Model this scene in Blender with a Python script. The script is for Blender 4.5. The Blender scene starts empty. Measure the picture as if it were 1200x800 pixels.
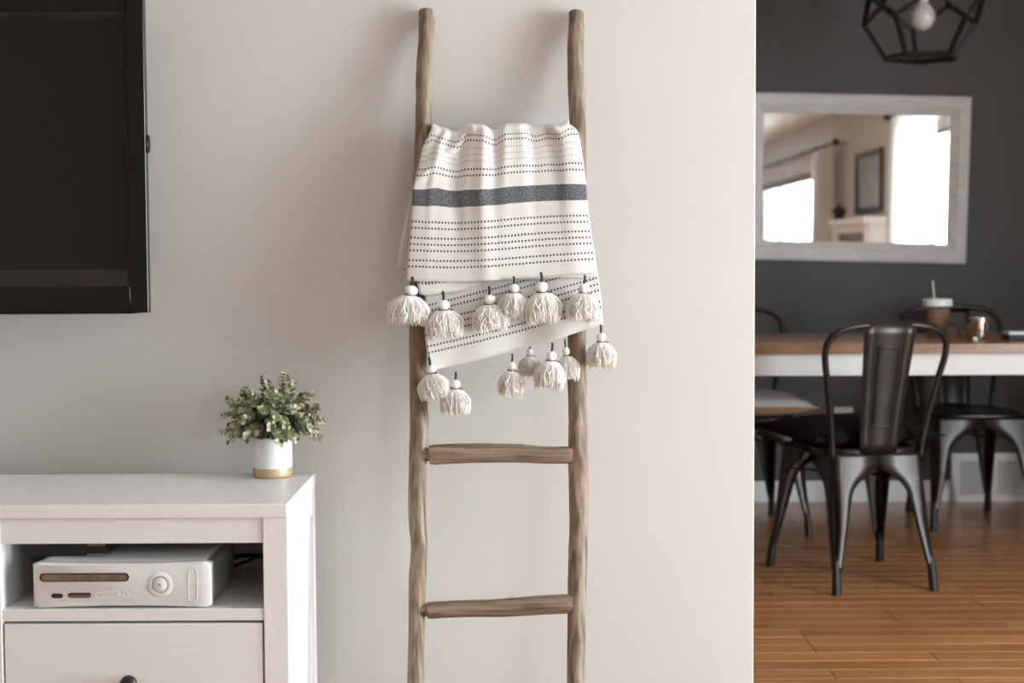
import bpy, bmesh, math, random
from mathutils import Vector, Matrix, Euler
R = math.radians
random.seed(7)
SC = bpy.context.scene
COL = SC.collection

# ------------------------------------------------------------------ camera
FPX = 1800.0                      # focal length in pixels of the 1200 px wide frame
CAM_Z = 1.05
PITCH, ROLL = math.atan(100 / FPX), R(0.28)
cam_data = bpy.data.cameras.new('camera')
cam = bpy.data.objects.new('camera', cam_data)
COL.objects.link(cam)
cam.location = (0, 0, CAM_Z)
cam.rotation_euler = (math.pi / 2 - PITCH, ROLL, 0)
cam_data.sensor_width = 36
cam_data.lens = FPX * 36 / 1200
cam_data.clip_start = 0.05
cam_data.dof.use_dof = True
cam_data.dof.focus_distance = 2.98
cam_data.dof.aperture_fstop = 4.0
SC.camera = cam
CAM_ROT = cam.rotation_euler.to_matrix()

# ------------------------------------------------------------------ world, daylight, exposure
W = bpy.data.worlds.new('overcast_sky')
SC.world = W
W.use_nodes = True
W.node_tree.nodes['Background'].inputs[0].default_value = (0.93, 0.97, 1.0, 1)
W.node_tree.nodes['Background'].inputs[1].default_value = 1.6
SC.view_settings.view_transform = 'Standard'
SC.view_settings.look = 'None'
SC.view_settings.gamma = 1
SC.view_settings.use_curve_mapping = False
SC.view_settings.exposure = 0.2

ROOM_X0, ROOM_X1 = -3.2, 3.2
ROOM_Y0, ROOM_Y1 = -7.0, 6.5
CEIL = 2.45
WALL_Y = 3.12                     # face of the pale wall
# openings in the right wall: y0, y1, z0, z1
DOOR = (0.55, 2.50, 0.0, 2.05)
WIN_L = (-6.40, -2.90, 1.12, 2.10)

def daylight(name, o, watts, col=(0.80, 0.915, 1.0)):
    l = bpy.data.lights.new(name, 'AREA')
    l.shape = 'RECTANGLE'
    l.size = o[3] - o[2]
    l.size_y = o[1] - o[0]
    l.energy = watts
    l.color = col
    ob = bpy.data.objects.new(name, l)
    COL.objects.link(ob)
    ob.location = (ROOM_X1 + 0.22, (o[0] + o[1]) / 2, (o[2] + o[3]) / 2)
    ob.rotation_euler = (0, R(90), 0)
    return ob
# both openings are seen in the wall mirror; their light stands just outside the glass
daylight('sliding_door_offscreen', DOOR, 400)
daylight('living_window_offscreen', WIN_L, 240)

# ------------------------------------------------------------------ helpers
def pt(px, py, Y):
    """world point at distance Y in front of the viewpoint that was measured at a photo pixel"""
    d = CAM_ROT @ Vector(((px - 600) / FPX, -(py - 400) / FPX, -1))
    return Vector((0, 0, CAM_Z)) + d * (Y / d.y)

def catmull(pts, n):
    pts = [Vector(p) for p in pts]
    P = [pts[0] * 2 - pts[1]] + pts + [pts[-1] * 2 - pts[-2]]
    out = []
    for i in range(1, len(P) - 2):
        for k in range(n):
            t = k / n
            a, b, c, d = P[i - 1], P[i], P[i + 1], P[i + 2]
            out.append(0.5 * ((2 * b) + (c - a) * t + (2 * a - 5 * b + 4 * c - d) * t * t + (3 * b - a - 3 * c + d) * t ** 3))
    out.append(pts[-1])
    return out

def interp(pairs, x):
    if x <= pairs[0][0]: return pairs[0][1]
    for (a, va), (b, vb) in zip(pairs, pairs[1:]):
        if x <= b:
            t = (x - a) / (b - a)
            t = t * t * (3 - 2 * t)
            return va + (vb - va) * t
    return pairs[-1][1]

class MB:
    def __init__(s): s.v = []; s.f = []; s.uv = {}
    def box(s, x0, x1, y0, y1, z0, z1):
        b = len(s.v)
        s.v += [(x, y, z) for z in (z0, z1) for y in (y0, y1) for x in (x0, x1)]
        s.f += [tuple(b + i for i in q) for q in ((0, 2, 3, 1), (4, 5, 7, 6), (0, 1, 5, 4), (2, 6, 7, 3), (0, 4, 6, 2), (1, 3, 7, 5))]
        return s
    def tube(s, path, rad, n=10, cap=True, jitter=None):
        path = [Vector(p) for p in path]
        b = len(s.v); N = len(path)
        if not hasattr(rad, '__len__'): rad = [rad] * N
        T = (path[1] - path[0]).normalized()
        ref = Vector((0, 0, 1)) if abs(T.z) < 0.9 else Vector((0, 1, 0))
        U = (ref - T * ref.dot(T)).normalized()
        for i, p in enumerate(path):
            T = (path[min(i + 1, N - 1)] - path[max(i - 1, 0)]).normalized()
            U = (U - T * U.dot(T)).normalized()
            Wv = T.cross(U)
            for k in range(n):
                a = 2 * math.pi * k / n
                r = rad[i] * (jitter(i, k) if jitter else 1)
                s.v.append(tuple(p + (U * math.cos(a) + Wv * math.sin(a)) * r))
        for i in range(N - 1):
            for k in range(n):
                k2 = (k + 1) % n
                s.f.append((b + i * n + k, b + i * n + k2, b + (i + 1) * n + k2, b + (i + 1) * n + k))
        if cap:
            s.f.append(tuple(b + k for k in reversed(range(n))))
            s.f.append(tuple(b + (N - 1) * n + k for k in range(n)))
        return s
    def bar(s, a, b_, w, h):
        """rectangular bar from a to b_"""
        a, b_ = Vector(a), Vector(b_)
        T = (b_ - a).normalized()
        ref = Vector((0, 0, 1)) if abs(T.z) < 0.95 else Vector((0, 1, 0))
        U = T.cross(ref).normalized(); V = U.cross(T)
        b = len(s.v)
        for p in (a, b_):
            for (i, j) in ((-1, -1), (1, -1), (1, 1), (-1, 1)):
                s.v.append(tuple(p + U * i * w / 2 + V * j * h / 2))
        s.f += [(b, b + 3, b + 2, b + 1), (b + 4, b + 5, b + 6, b + 7)]
        for k in range(4):
            k2 = (k + 1) % 4
            s.f.append((b + k, b + k2, b + 4 + k2, b + 4 + k))
        return s
    def lathe(s, prof, c=(0, 0, 0), n=32, squash=1.0):
        b = len(s.v)
        for (r, z) in prof:
            for k in range(n):
                a = 2 * math.pi * k / n
                s.v.append((c[0] + r * math.cos(a), c[1] + r * math.sin(a) * squash, c[2] + z))
        for i in range(len(prof) - 1):
            for k in range(n):
                k2 = (k + 1) % n
                s.f.append((b + i * n + k, b + i * n + k2, b + (i + 1) * n + k2, b + (i + 1) * n + k))
        if prof[0][0] > 1e-6: s.f.append(tuple(b + k for k in reversed(range(n))))
        if prof[-1][0] > 1e-6: s.f.append(tuple(b + (len(prof) - 1) * n + k for k in range(n)))
        return s
    def grid(s, rows, uvs=None, close=False):
        b = len(s.v); n = len(rows[0])
        for j, r in enumerate(rows):
            for i, p in enumerate(r):
                if uvs: s.uv[len(s.v)] = uvs[j][i]
                s.v.append(tuple(p))
        for j in range(len(rows) - 1):
            for i in range(n if close else n - 1):
                i2 = (i + 1) % n
                s.f.append((b + j * n + i, b + j * n + i2, b + (j + 1) * n + i2, b + (j + 1) * n + i))
        return s
    def ngon(s, pts):
        b = len(s.v); s.v += [tuple(p) for p in pts]; s.f.append(tuple(range(b, b + len(pts))))
        return s
    def mesh(s, name, mat, smooth=False, off=(0, 0, 0)):
        me = bpy.data.meshes.new(name)
        o = Vector(off)
        me.from_pydata([tuple(Vector(p) - o) for p in s.v], [], s.f)
        if s.uv:
            uvl = me.uv_layers.new(name='UVMap')
            for l in me.loops:
                uvl.data[l.index].uv = s.uv.get(l.vertex_index, (0, 0))
        me.materials.append(mat)
        bm = bmesh.new(); bm.from_mesh(me)
        bmesh.ops.remove_doubles(bm, verts=bm.verts, dist=1e-6)
        bmesh.ops.recalc_face_normals(bm, faces=bm.faces)
        bm.to_mesh(me); bm.free()
        if smooth:
            for p in me.polygons: p.use_smooth = True
        return me
    def build(s, name, mat, parent=None, smooth=False, bevel=0, solid=0, world=True, segs=2, sub=0, auto=None):
        """world: vertices are world coordinates (the parent is unrotated); else local to the parent"""
        root = parent
        while root is not None and root.parent is not None: root = root.parent
        off = tuple(root.location) if (root is not None and world) else (0, 0, 0)
        me = s.mesh(name, mat, smooth, off)
        ob = bpy.data.objects.new(name, me)
        COL.objects.link(ob)
        if parent is not None: ob.parent = parent
        if solid:
            m = ob.modifiers.new('solid', 'SOLIDIFY'); m.thickness = solid; m.offset = 0
        if bevel:
            m = ob.modifiers.new('bevel', 'BEVEL'); m.width = bevel; m.segments = segs; m.limit_method = 'ANGLE'; m.angle_limit = R(40)
        if sub:
            m = ob.modifiers.new('sub', 'SUBSURF'); m.levels = sub; m.render_levels = sub
        if auto:
            for e in me.edges: pass
            me.set_sharp_from_angle(angle=R(auto))
        return ob

def tag(o, label=None, cat=None, group=None, kind=None):
    if label: o['label'] = label
    if cat: o['category'] = cat
    if group: o['group'] = group
    if kind: o['kind'] = kind
    return o
def thing(name, label, cat, loc=(0, 0, 0), rotz=0, group=None):
    o = bpy.data.objects.new(name, None)
    COL.objects.link(o)
    o.location = loc; o.rotation_euler = (0, 0, rotz); o.empty_display_size = 0.05
    return tag(o, label, cat, group)
def struct(o): o['kind'] = 'structure'; return o
def copy_tree(o, parent=None):
    c = o.copy(); COL.objects.link(c); c.parent = parent
    for ch in list(o.children): copy_tree(ch, c)
    return c

# ------------------------------------------------------------------ materials
def nmat(name):
    m = bpy.data.materials.new(name); m.use_nodes = True
    nt = m.node_tree
    return m, nt, nt.nodes['Principled BSDF']
def N(nt, t, **kw):
    n = nt.nodes.new(t)
    for k, v in kw.items(): setattr(n, k, v)
    return n
def mat(name, col, rough=0.5, metal=0.0, var=0.0, scale=20.0, stretch=(1, 1, 1), bump=0.0, bscale=None, coat=0.0, spec=None, sheen=0.0):
    m, nt, b = nmat(name)
    b.inputs['Base Color'].default_value = (*col, 1)
    b.inputs['Roughness'].default_value = rough
    b.inputs['Metallic'].default_value = metal
    if coat: b.inputs['Coat Weight'].default_value = coat
    if sheen: b.inputs['Sheen Weight'].default_value = sheen
    if spec is not None: b.inputs['Specular IOR Level'].default_value = spec
    tc = N(nt, 'ShaderNodeTexCoord'); mp = N(nt, 'ShaderNodeMapping')
    mp.inputs['Scale'].default_value = stretch
    nt.links.new(tc.outputs['Object'], mp.inputs['Vector'])
    no = N(nt, 'ShaderNodeTexNoise'); no.inputs['Scale'].default_value = scale; no.inputs['Detail'].default_value = 5
    nt.links.new(mp.outputs[0], no.inputs['Vector'])
    if var:
        mx = N(nt, 'ShaderNodeMix', data_type='RGBA')
        mx.inputs[6].default_value = (*[c * (1 - var) for c in col], 1)
        mx.inputs[7].default_value = (*[min(1, c * (1 + var)) for c in col], 1)
        rp = N(nt, 'ShaderNodeMapRange'); rp.inputs[1].default_value = 0.3; rp.inputs[2].default_value = 0.7
        nt.links.new(no.outputs[0], rp.inputs[0]); nt.links.new(rp.outputs[0], mx.inputs[0])
        nt.links.new(mx.outputs[2], b.inputs['Base Color'])
    if bump:
        n2 = no
        if bscale:
            n2 = N(nt, 'ShaderNodeTexNoise'); n2.inputs['Scale'].default_value = bscale; n2.inputs['Detail'].default_value = 3
            nt.links.new(mp.outputs[0], n2.inputs['Vector'])
        bp = N(nt, 'ShaderNodeBump'); bp.inputs['Strength'].default_value = bump; bp.inputs['Distance'].default_value = 0.002
        nt.links.new(n2.outputs[0], bp.inputs['Height']); nt.links.new(bp.outputs[0], b.inputs['Normal'])
    return m

M = {}
M['wall'] = mat('pale_greige_paint', (0.60, 0.577, 0.54), 0.75, var=0.012, scale=3, bump=0.12, bscale=120)
M['dark_wall'] = mat('charcoal_paint', (0.068, 0.064, 0.061), 0.6, var=0.03, scale=4, bump=0.1, bscale=110)
M['trim'] = mat('white_trim_paint', (0.82, 0.80, 0.78), 0.4, var=0.01)
M['ceiling'] = mat('white_ceiling_paint', (0.84, 0.83, 0.81), 0.9, var=0.01, bump=0.1, bscale=90)
M['cabinet'] = mat('white_stained_pine', (0.83, 0.82, 0.805), 0.42, var=0.025, scale=9, stretch=(1.2, 10, 22), bump=0.06)
M['cabinet_v'] = mat('white_stained_pine_upright', (0.83, 0.82, 0.805), 0.42, var=0.025, scale=9, stretch=(22, 10, 1.2), bump=0.06)
M['cabinet_in'] = mat('cabinet_back_board', (0.72, 0.70, 0.68), 0.6, var=0.02)
M['tv_frame'] = mat('glossy_black_plastic', (0.008, 0.0062, 0.0052), 0.16, spec=0.3)
M['tv_bevel'] = mat('satin_black_plastic', (0.022, 0.0175, 0.015), 0.32, spec=0.35)
M['tv_screen'] = mat('dark_screen', (0.011, 0.0085, 0.0072), 0.22, spec=0.3)
M['black'] = mat('matt_black', (0.012, 0.011, 0.011), 0.5, var=0.1)
M['black_metal'] = mat('black_lamp_metal', (0.022, 0.020, 0.019), 0.42, metal=0.3, var=0.15, scale=30)
M['chair'] = mat('gunmetal_steel', (0.026, 0.0205, 0.0165), 0.3, metal=0.55, var=0.25, scale=14, bump=0.05, bscale=60)
M['rubber'] = mat('black_rubber', (0.008, 0.008, 0.008), 0.5, var=0.1)
M['pillow_dark'] = mat('dark_plush', (0.0085, 0.0065, 0.0065), 0.9, var=0.4, scale=60, bump=0.9, bscale=190, spec=0.12)
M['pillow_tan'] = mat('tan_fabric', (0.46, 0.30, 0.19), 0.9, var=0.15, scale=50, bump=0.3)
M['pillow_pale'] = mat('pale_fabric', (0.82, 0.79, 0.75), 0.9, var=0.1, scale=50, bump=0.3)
M['ceramic'] = mat('white_ceramic', (0.80, 0.79, 0.77), 0.35, var=0.015, scale=60)
M['gold'] = mat('matt_gold_dip', (0.60, 0.44, 0.27), 0.42, metal=0.55, var=0.12, scale=30)
M['soil'] = mat('dark_soil', (0.03, 0.022, 0.016), 0.95, var=0.4, scale=120, bump=1)
M['console'] = mat('white_console_plastic', (0.78, 0.78, 0.77), 0.38, var=0.01)
M['console_side'] = mat('grey_console_plastic', (0.46, 0.46, 0.44), 0.5, var=0.02)
M['chrome'] = mat('brushed_chrome', (0.38, 0.36, 0.335), 0.3, metal=1.0, var=0.2, scale=10, stretch=(8, 1, 1))
M['seam'] = mat('grey_seam', (0.36, 0.35, 0.34), 0.5)
M['slot'] = mat('dark_slot', (0.03, 0.028, 0.026), 0.4)
M['cord'] = mat('black_thread', (0.02, 0.022, 0.025), 0.8, var=0.2)
M['yarn'] = mat('cream_cotton_yarn', (0.88, 0.84, 0.78), 0.9, var=0.04, scale=90, bump=0.4)
M['yarn_head'] = mat('white_cotton_head', (0.82, 0.79, 0.75), 0.9, var=0.04, scale=90, bump=0.4)
M['table_top'] = mat('honey_oak_top', (0.27, 0.128, 0.054), 0.3, var=0.22, scale=6, stretch=(1, 9, 9), bump=0.04)
M['table_white'] = mat('cream_table_paint', (0.74, 0.71, 0.67), 0.45, var=0.015)
M['steel'] = mat('polished_steel', (0.80, 0.76, 0.73), 0.12, metal=1.0)
M['coffee'] = mat('milky_coffee', (0.36, 0.235, 0.155), 0.35, var=0.2, scale=25)
M['lid'] = mat('frosted_plastic_lid', (0.80, 0.79, 0.77), 0.25)
M['straw'] = mat('pale_green_straw', (0.62, 0.70, 0.60), 0.35)
M['brown_bit'] = mat('brown_wood', (0.28, 0.14, 0.06), 0.5, var=0.2)
M['picture_dark'] = mat('grey_photo_print', (0.22, 0.21, 0.21), 0.35, var=0.5, scale=3)
M['brick_grey'] = mat('grey_panel', (0.30, 0.29, 0.285), 0.7, var=0.15, scale=8)
M['knob'] = mat('dark_bronze', (0.045, 0.04, 0.036), 0.4, metal=0.6)

# mirror glass
M['mirror'] = mat('mirror_glass', (0.86, 0.855, 0.845), 0.0, metal=1.0)
# whitewashed mirror frame
M['whitewash'] = mat('whitewashed_wood', (0.68, 0.65, 0.62), 0.6, var=0.09, scale=16, stretch=(1, 1, 6), bump=0.25)
# bulb: frosted glass, unlit
M['bulb'] = mat('frosted_bulb', (0.62, 0.60, 0.57), 0.18)
b = M['bulb'].node_tree.nodes['Principled BSDF']; b.inputs['Subsurface Weight'].default_value = 0.3; b.inputs['Subsurface Radius'].default_value = (0.02, 0.02, 0.02)

def thin_glass(name, refl=0.06, tint=(1, 1, 1)):
    m, nt, b = nmat(name); nt.nodes.remove(b)
    out = nt.nodes['Material Output']
    t = N(nt, 'ShaderNodeBsdfTransparent'); t.inputs[0].default_value = (*tint, 1)
    g = N(nt, 'ShaderNodeBsdfGlossy'); g.inputs['Roughness'].default_value = 0.03
    mx = N(nt, 'ShaderNodeMixShader'); mx.inputs[0].default_value = refl
    nt.links.new(t.outputs[0], mx.inputs[1]); nt.links.new(g.outputs[0], mx.inputs[2]); nt.links.new(mx.outputs[0], out.inputs[0])
    return m
M['glass'] = thin_glass('window_glass')
M['cup'] = thin_glass('clear_plastic', 0.16, (0.96, 0.95, 0.93))

def sheer(name, col, transp=0.35):
    m, nt, b = nmat(name); nt.nodes.remove(b)
    out = nt.nodes['Material Output']
    d = N(nt, 'ShaderNodeBsdfDiffuse'); d.inputs[0].default_value = (*col, 1)
    tl = N(nt, 'ShaderNodeBsdfTranslucent'); tl.inputs[0].default_value = (*col, 1)
    tr = N(nt, 'ShaderNodeBsdfTransparent')
    a = N(nt, 'ShaderNodeMixShader'); a.inputs[0].default_value = 0.32
    c = N(nt, 'ShaderNodeMixShader'); c.inputs[0].default_value = transp
    nt.links.new(d.outputs[0], a.inputs[1]); nt.links.new(tl.outputs[0], a.inputs[2])
    nt.links.new(a.outputs[0], c.inputs[1]); nt.links.new(tr.outputs[0], c.inputs[2]); nt.links.new(c.outputs[0], out.inputs[0])
    return m
M['sheer'] = sheer('sheer_white_voile', (0.70, 0.69, 0.68), 0.04)
M['curtain'] = sheer('off_white_linen', (0.78, 0.75, 0.72), 0.05)
M['valance'] = mat('patterned_valance', (0.52, 0.49, 0.47), 0.9, var=0.3, scale=9, bump=0.2)
M['valance_band'] = mat('grey_valance_band', (0.20, 0.19, 0.185), 0.9, var=0.3, scale=20)

# wooden floor planks: colour differs from board to board
def wood_floor(name, per_object=True):
    m, nt, b = nmat(name)
    tc = N(nt, 'ShaderNodeTexCoord'); mp = N(nt, 'ShaderNodeMapping'); mp.inputs['Scale'].default_value = (1.6, 26, 26)
    oi = N(nt, 'ShaderNodeObjectInfo'); geo = N(nt, 'ShaderNodeNewGeometry')
    rnd = oi.outputs['Random'] if per_object else geo.outputs['Random Per Island']
    add = N(nt, 'ShaderNodeVectorMath', operation='ADD'); cb = N(nt, 'ShaderNodeCombineXYZ')
    mul = N(nt, 'ShaderNodeMath', operation='MULTIPLY'); mul.inputs[1].default_value = 37.0
    nt.links.new(rnd, mul.inputs[0]); nt.links.new(mul.outputs[0], cb.inputs[0]); nt.links.new(mul.outputs[0], cb.inputs[2])
    nt.links.new(tc.outputs['Object'], mp.inputs[0]); nt.links.new(mp.outputs[0], add.inputs[0]); nt.links.new(cb.outputs[0], add.inputs[1])
    no = N(nt, 'ShaderNodeTexNoise'); no.inputs['Scale'].default_value = 1.5; no.inputs['Detail'].default_value = 6; no.inputs['Distortion'].default_value = 0.6
    nt.links.new(add.outputs[0], no.inputs['Vector'])
    ramp = N(nt, 'ShaderNodeValToRGB')
    e = ramp.color_ramp.elements
    e[0].position = 0.28; e[0].color = (0.36, 0.140, 0.040, 1)
    e[1].position = 0.74; e[1].color = (0.62, 0.295, 0.105, 1)
    nt.links.new(no.outputs[0], ramp.inputs[0])
    hs = N(nt, 'ShaderNodeHueSaturation')
    mr = N(nt, 'ShaderNodeMapRange'); mr.inputs[3].default_value = 0.84; mr.inputs[4].default_value = 1.15
    nt.links.new(rnd, mr.inputs[0]); nt.links.new(mr.outputs[0], hs.inputs['Value']); nt.links.new(ramp.outputs[0], hs.inputs['Color'])
    nt.links.new(hs.outputs[0], b.inputs['Base Color'])
    b.inputs['Roughness'].default_value = 0.3
    b.inputs['Coat Weight'].default_value = 0.4; b.inputs['Coat Roughness'].default_value = 0.22
    bp = N(nt, 'ShaderNodeBump'); bp.inputs['Strength'].default_value = 0.06; bp.inputs['Distance'].default_value = 0.002
    nt.links.new(no.outputs[0], bp.inputs['Height']); nt.links.new(bp.outputs[0], b.inputs['Normal'])
    return m
M['plank'] = wood_floor('oak_floor_board')
M['plank_field'] = wood_floor('oak_floor_boards_far', False)
M['subfloor'] = mat('subfloor', (0.06, 0.03, 0.015), 0.9)

# weathered branch wood for the ladder
def branch(name, axis):
    m, nt, b = nmat(name)
    tc = N(nt, 'ShaderNodeTexCoord'); mp = N(nt, 'ShaderNodeMapping')
    mp.inputs['Scale'].default_value = (30, 30, 2.2) if axis == 'z' else (2.2, 30, 30)
    nt.links.new(tc.outputs['Object'], mp.inputs[0])
    no = N(nt, 'ShaderNodeTexNoise'); no.inputs['Scale'].default_value = 3.4; no.inputs['Detail'].default_value = 8; no.inputs['Distortion'].default_value = 0.4
    nt.links.new(mp.outputs[0], no.inputs['Vector'])
    ramp = N(nt, 'ShaderNodeValToRGB'); cr = ramp.color_ramp
    cr.elements[0].position = 0.32; cr.elements[0].color = (0.085, 0.058, 0.038, 1)
    cr.elements[1].position = 0.72; cr.elements[1].color = (0.36, 0.285, 0.21, 1)
    e = cr.elements.new(0.5); e.color = (0.215, 0.152, 0.10, 1)
    nt.links.new(no.outputs[0], ramp.inputs[0])
    n2 = N(nt, 'ShaderNodeTexNoise'); n2.inputs['Scale'].default_value = 0.9; n2.inputs['Detail'].default_value = 3
    nt.links.new(mp.outputs[0], n2.inputs['Vector'])
    mr = N(nt, 'ShaderNodeMapRange'); mr.inputs[1].default_value = 0.52; mr.inputs[2].default_value = 0.68; mr.inputs[4].default_value = 0.75
    nt.links.new(n2.outputs[0], mr.inputs[0])
    mx = N(nt, 'ShaderNodeMix', data_type='RGBA'); mx.inputs[7].default_value = (0.27, 0.155, 0.078, 1)
    nt.links.new(mr.outputs[0], mx.inputs[0]); nt.links.new(ramp.outputs[0], mx.inputs[6])
    nt.links.new(mx.outputs[2], b.inputs['Base Color'])
    b.inputs['Roughness'].default_value = 0.62
    bp = N(nt, 'ShaderNodeBump'); bp.inputs['Strength'].default_value = 0.45; bp.inputs['Distance'].default_value = 0.003
    nt.links.new(no.outputs[0], bp.inputs['Height']); nt.links.new(bp.outputs[0], b.inputs['Normal'])
    return m
M['rail'] = branch('weathered_branch', 'z')
M['rung'] = branch('weathered_rung', 'x')

# dusty green leaves
def leaf_mat():
    m, nt, b = nmat('dusty_green_leaf')
    geo = N(nt, 'ShaderNodeNewGeometry'); ramp = N(nt, 'ShaderNodeValToRGB'); cr = ramp.color_ramp
    cr.elements[0].color = (0.115, 0.13, 0.062, 1); cr.elements[1].color = (0.58, 0.58, 0.38, 1)
    e = cr.elements.new(0.55); e.color = (0.29, 0.31, 0.175, 1)
    nt.links.new(geo.outputs['Random Per Island'], ramp.inputs[0]); nt.links.new(ramp.outputs[0], b.inputs['Base Color'])
    b.inputs['Roughness'].default_value = 0.6
    return m
M['leaf'] = leaf_mat()

# woven blanket: rows of stitched dots and one solid band, laid out along the cloth (v, in metres)
def blanket_mat(name, dark, faint, band, bc=((0.045, 0.047, 0.052), (0.21, 0.215, 0.22))):
    m, nt, b = nmat(name)
    uv = N(nt, 'ShaderNodeUVMap', uv_map='UVMap'); sp = N(nt, 'ShaderNodeSeparateXYZ'); nt.links.new(uv.outputs[0], sp.inputs[0])
    tc = N(nt, 'ShaderNodeTexCoord')
    wn = N(nt, 'ShaderNodeTexNoise'); wn.inputs['Scale'].default_value = 45; nt.links.new(uv.outputs[0], wn.inputs['Vector'])
    def math_(op, a, bb=None, c=None):
        n = N(nt, 'ShaderNodeMath', operation=op)
        for i, x in enumerate((a, bb, c)):
            if x is None: continue
            if isinstance(x, (int, float)): n.inputs[i].default_value = x
            else: nt.links.new(x, n.inputs[i])
        return n.outputs[0]
    v = math_('ADD', sp.outputs[1], math_('MULTIPLY', math_('SUBTRACT', wn.outputs[0], 0.5), 0.0022))
    u = sp.outputs[0]
    dots = math_('COMPARE', math_('FRACT', math_('DIVIDE', u, 0.0069)), 0.5, 0.25)
    def rows(lst, eps):
        acc = None
        for x in lst:
            c = math_('COMPARE', v, x, eps)
            acc = c if acc is None else math_('MAXIMUM', acc, c)
        return acc
    weave = N(nt, 'ShaderNodeTexNoise'); weave.inputs['Scale'].default_value = 420; weave.inputs['Detail'].default_value = 2
    nt.links.new(uv.outputs[0], weave.inputs['Vector'])
    cl = N(nt, 'ShaderNodeMix', data_type='RGBA'); cl.inputs[6].default_value = (0.655, 0.632, 0.592, 1); cl.inputs[7].default_value = (0.765, 0.742, 0.702, 1)
    nt.links.new(weave.outputs[0], cl.inputs[0])
    cur = cl.outputs[2]
    def over(mask, col):
        nonlocal cur
        mx = N(nt, 'ShaderNodeMix', data_type='RGBA'); mx.inputs[7].default_value = (*col, 1)
        nt.links.new(mask, mx.inputs[0]); nt.links.new(cur, mx.inputs[6]); cur = mx.outputs[2]
    if band:
        hb = N(nt, 'ShaderNodeMix', data_type='RGBA'); hb.inputs[6].default_value = (*bc[0], 1); hb.inputs[7].default_value = (*bc[1], 1)
        w2 = N(nt, 'ShaderNodeTexNoise'); w2.inputs['Scale'].default_value = 330; w2.inputs['Detail'].default_value = 3
        nt.links.new(uv.outputs[0], w2.inputs['Vector'])
        mr = N(nt, 'ShaderNodeMapRange'); mr.inputs[1].default_value = 0.36; mr.inputs[2].default_value = 0.68
        nt.links.new(w2.outputs[0], mr.inputs[0]); nt.links.new(mr.outputs[0], hb.inputs[0])
        mx = N(nt, 'ShaderNodeMix', data_type='RGBA')
        nt.links.new(math_('COMPARE', v, (band[0] + band[1]) / 2, (band[1] - band[0]) / 2), mx.inputs[0])
        nt.links.new(cur, mx.inputs[6]); nt.links.new(hb.outputs[2], mx.inputs[7]); cur = mx.outputs[2]
    if faint: over(math_('MULTIPLY', rows(faint, 0.0012), dots), (0.40, 0.39, 0.385))
    if dark: over(math_('MULTIPLY', rows(dark, 0.0018), dots), (0.035, 0.035, 0.037))
    nt.links.new(cur, b.inputs['Base Color'])
    b.inputs['Roughness'].default_value = 0.92; b.inputs['Sheen Weight'].default_value = 0.15
    bp = N(nt, 'ShaderNodeBump'); bp.inputs['Strength'].default_value = 0.35; bp.inputs['Distance'].default_value = 0.0015
    nt.links.new(weave.outputs[0], bp.inputs['Height']); nt.links.new(bp.outputs[0], b.inputs['Normal'])
    return m

# ================================================================== THE SETTING
# floor with boards
floor = struct(MB().box(ROOM_X0, ROOM_X1, ROOM_Y0, ROOM_Y1, -0.08, -0.016).build('floor', M['subfloor']))
BW, BT = 0.083, 0.015
WALL_END_X = pt(884.5, 400, WALL_Y).x
plank_mesh = {}
for L in (0.6, 0.9, 1.2):
    mb = MB(); g = 0.0012; c = 0.0014
    x1, y1 = L / 2 - g, BW / 2 - g
    lo = [(-x1, -y1, -BT), (x1, -y1, -BT), (x1, y1, -BT), (-x1, y1, -BT)]
    mid = [(x, y, -c) for x, y, _ in lo]
    top = [(x - math.copysign(c, x), y - math.copysign(c, y), 0) for x, y, _ in lo]
    mb.v = lo + mid + top
    mb.f = [(3, 2, 1, 0), (8, 9, 10, 11)] + [(a + k, a + (k + 1) % 4, a + 4 + (k + 1) % 4, a + 4 + k) for a in (0, 4) for k in range(4)]
    plank_mesh[L] = mb.mesh('plank', M['plank'])
combos = [(1.2, 0.9, 0.9), (0.9, 1.2, 0.9), (0.6, 1.2, 1.2), (1.2, 0.6, 1.2), (0.9, 0.6, 0.9, 0.6), (0.6, 0.9, 0.9, 0.6), (0.6, 0.6, 0.9, 0.9), (0.9, 0.9, 1.2)]
y = ROOM_Y1 - BW / 2
last = None
PX0 = ROOM_X1 - 3.0
while y > 3.0:
    c = random.choice([q for q in combos if q != last]); last = c
    x = PX0
    for L in c:
        o = bpy.data.objects.new('plank', plank_mesh[L]); COL.objects.link(o)
        o.parent = floor; o.location = (x + L / 2, y, 0)
        x += L
    y -= BW
Y_PLANK = y + BW / 2
mb = MB()
def strip(x0, x1, yc):
    x = x0
    while x < x1 - 0.01:
        L = min(random.uniform(0.6, 1.5), x1 - x)
        if x1 - x - L < 0.3: L = x1 - x
        mb.box(x + 0.001, x + L - 0.001, yc - BW / 2 + 0.001, yc + BW / 2 - 0.001, -BT, 0)
        x += L
yy = ROOM_Y1 - BW / 2
while yy > Y_PLANK:
    strip(ROOM_X0, PX0, yy); yy -= BW
yy = Y_PLANK - BW / 2
while yy > ROOM_Y0 + BW / 2:
    strip(ROOM_X0, ROOM_X1, yy); yy -= BW
tag(mb.build('floor_boards', M['plank_field'], floor), kind='stuff')

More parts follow.
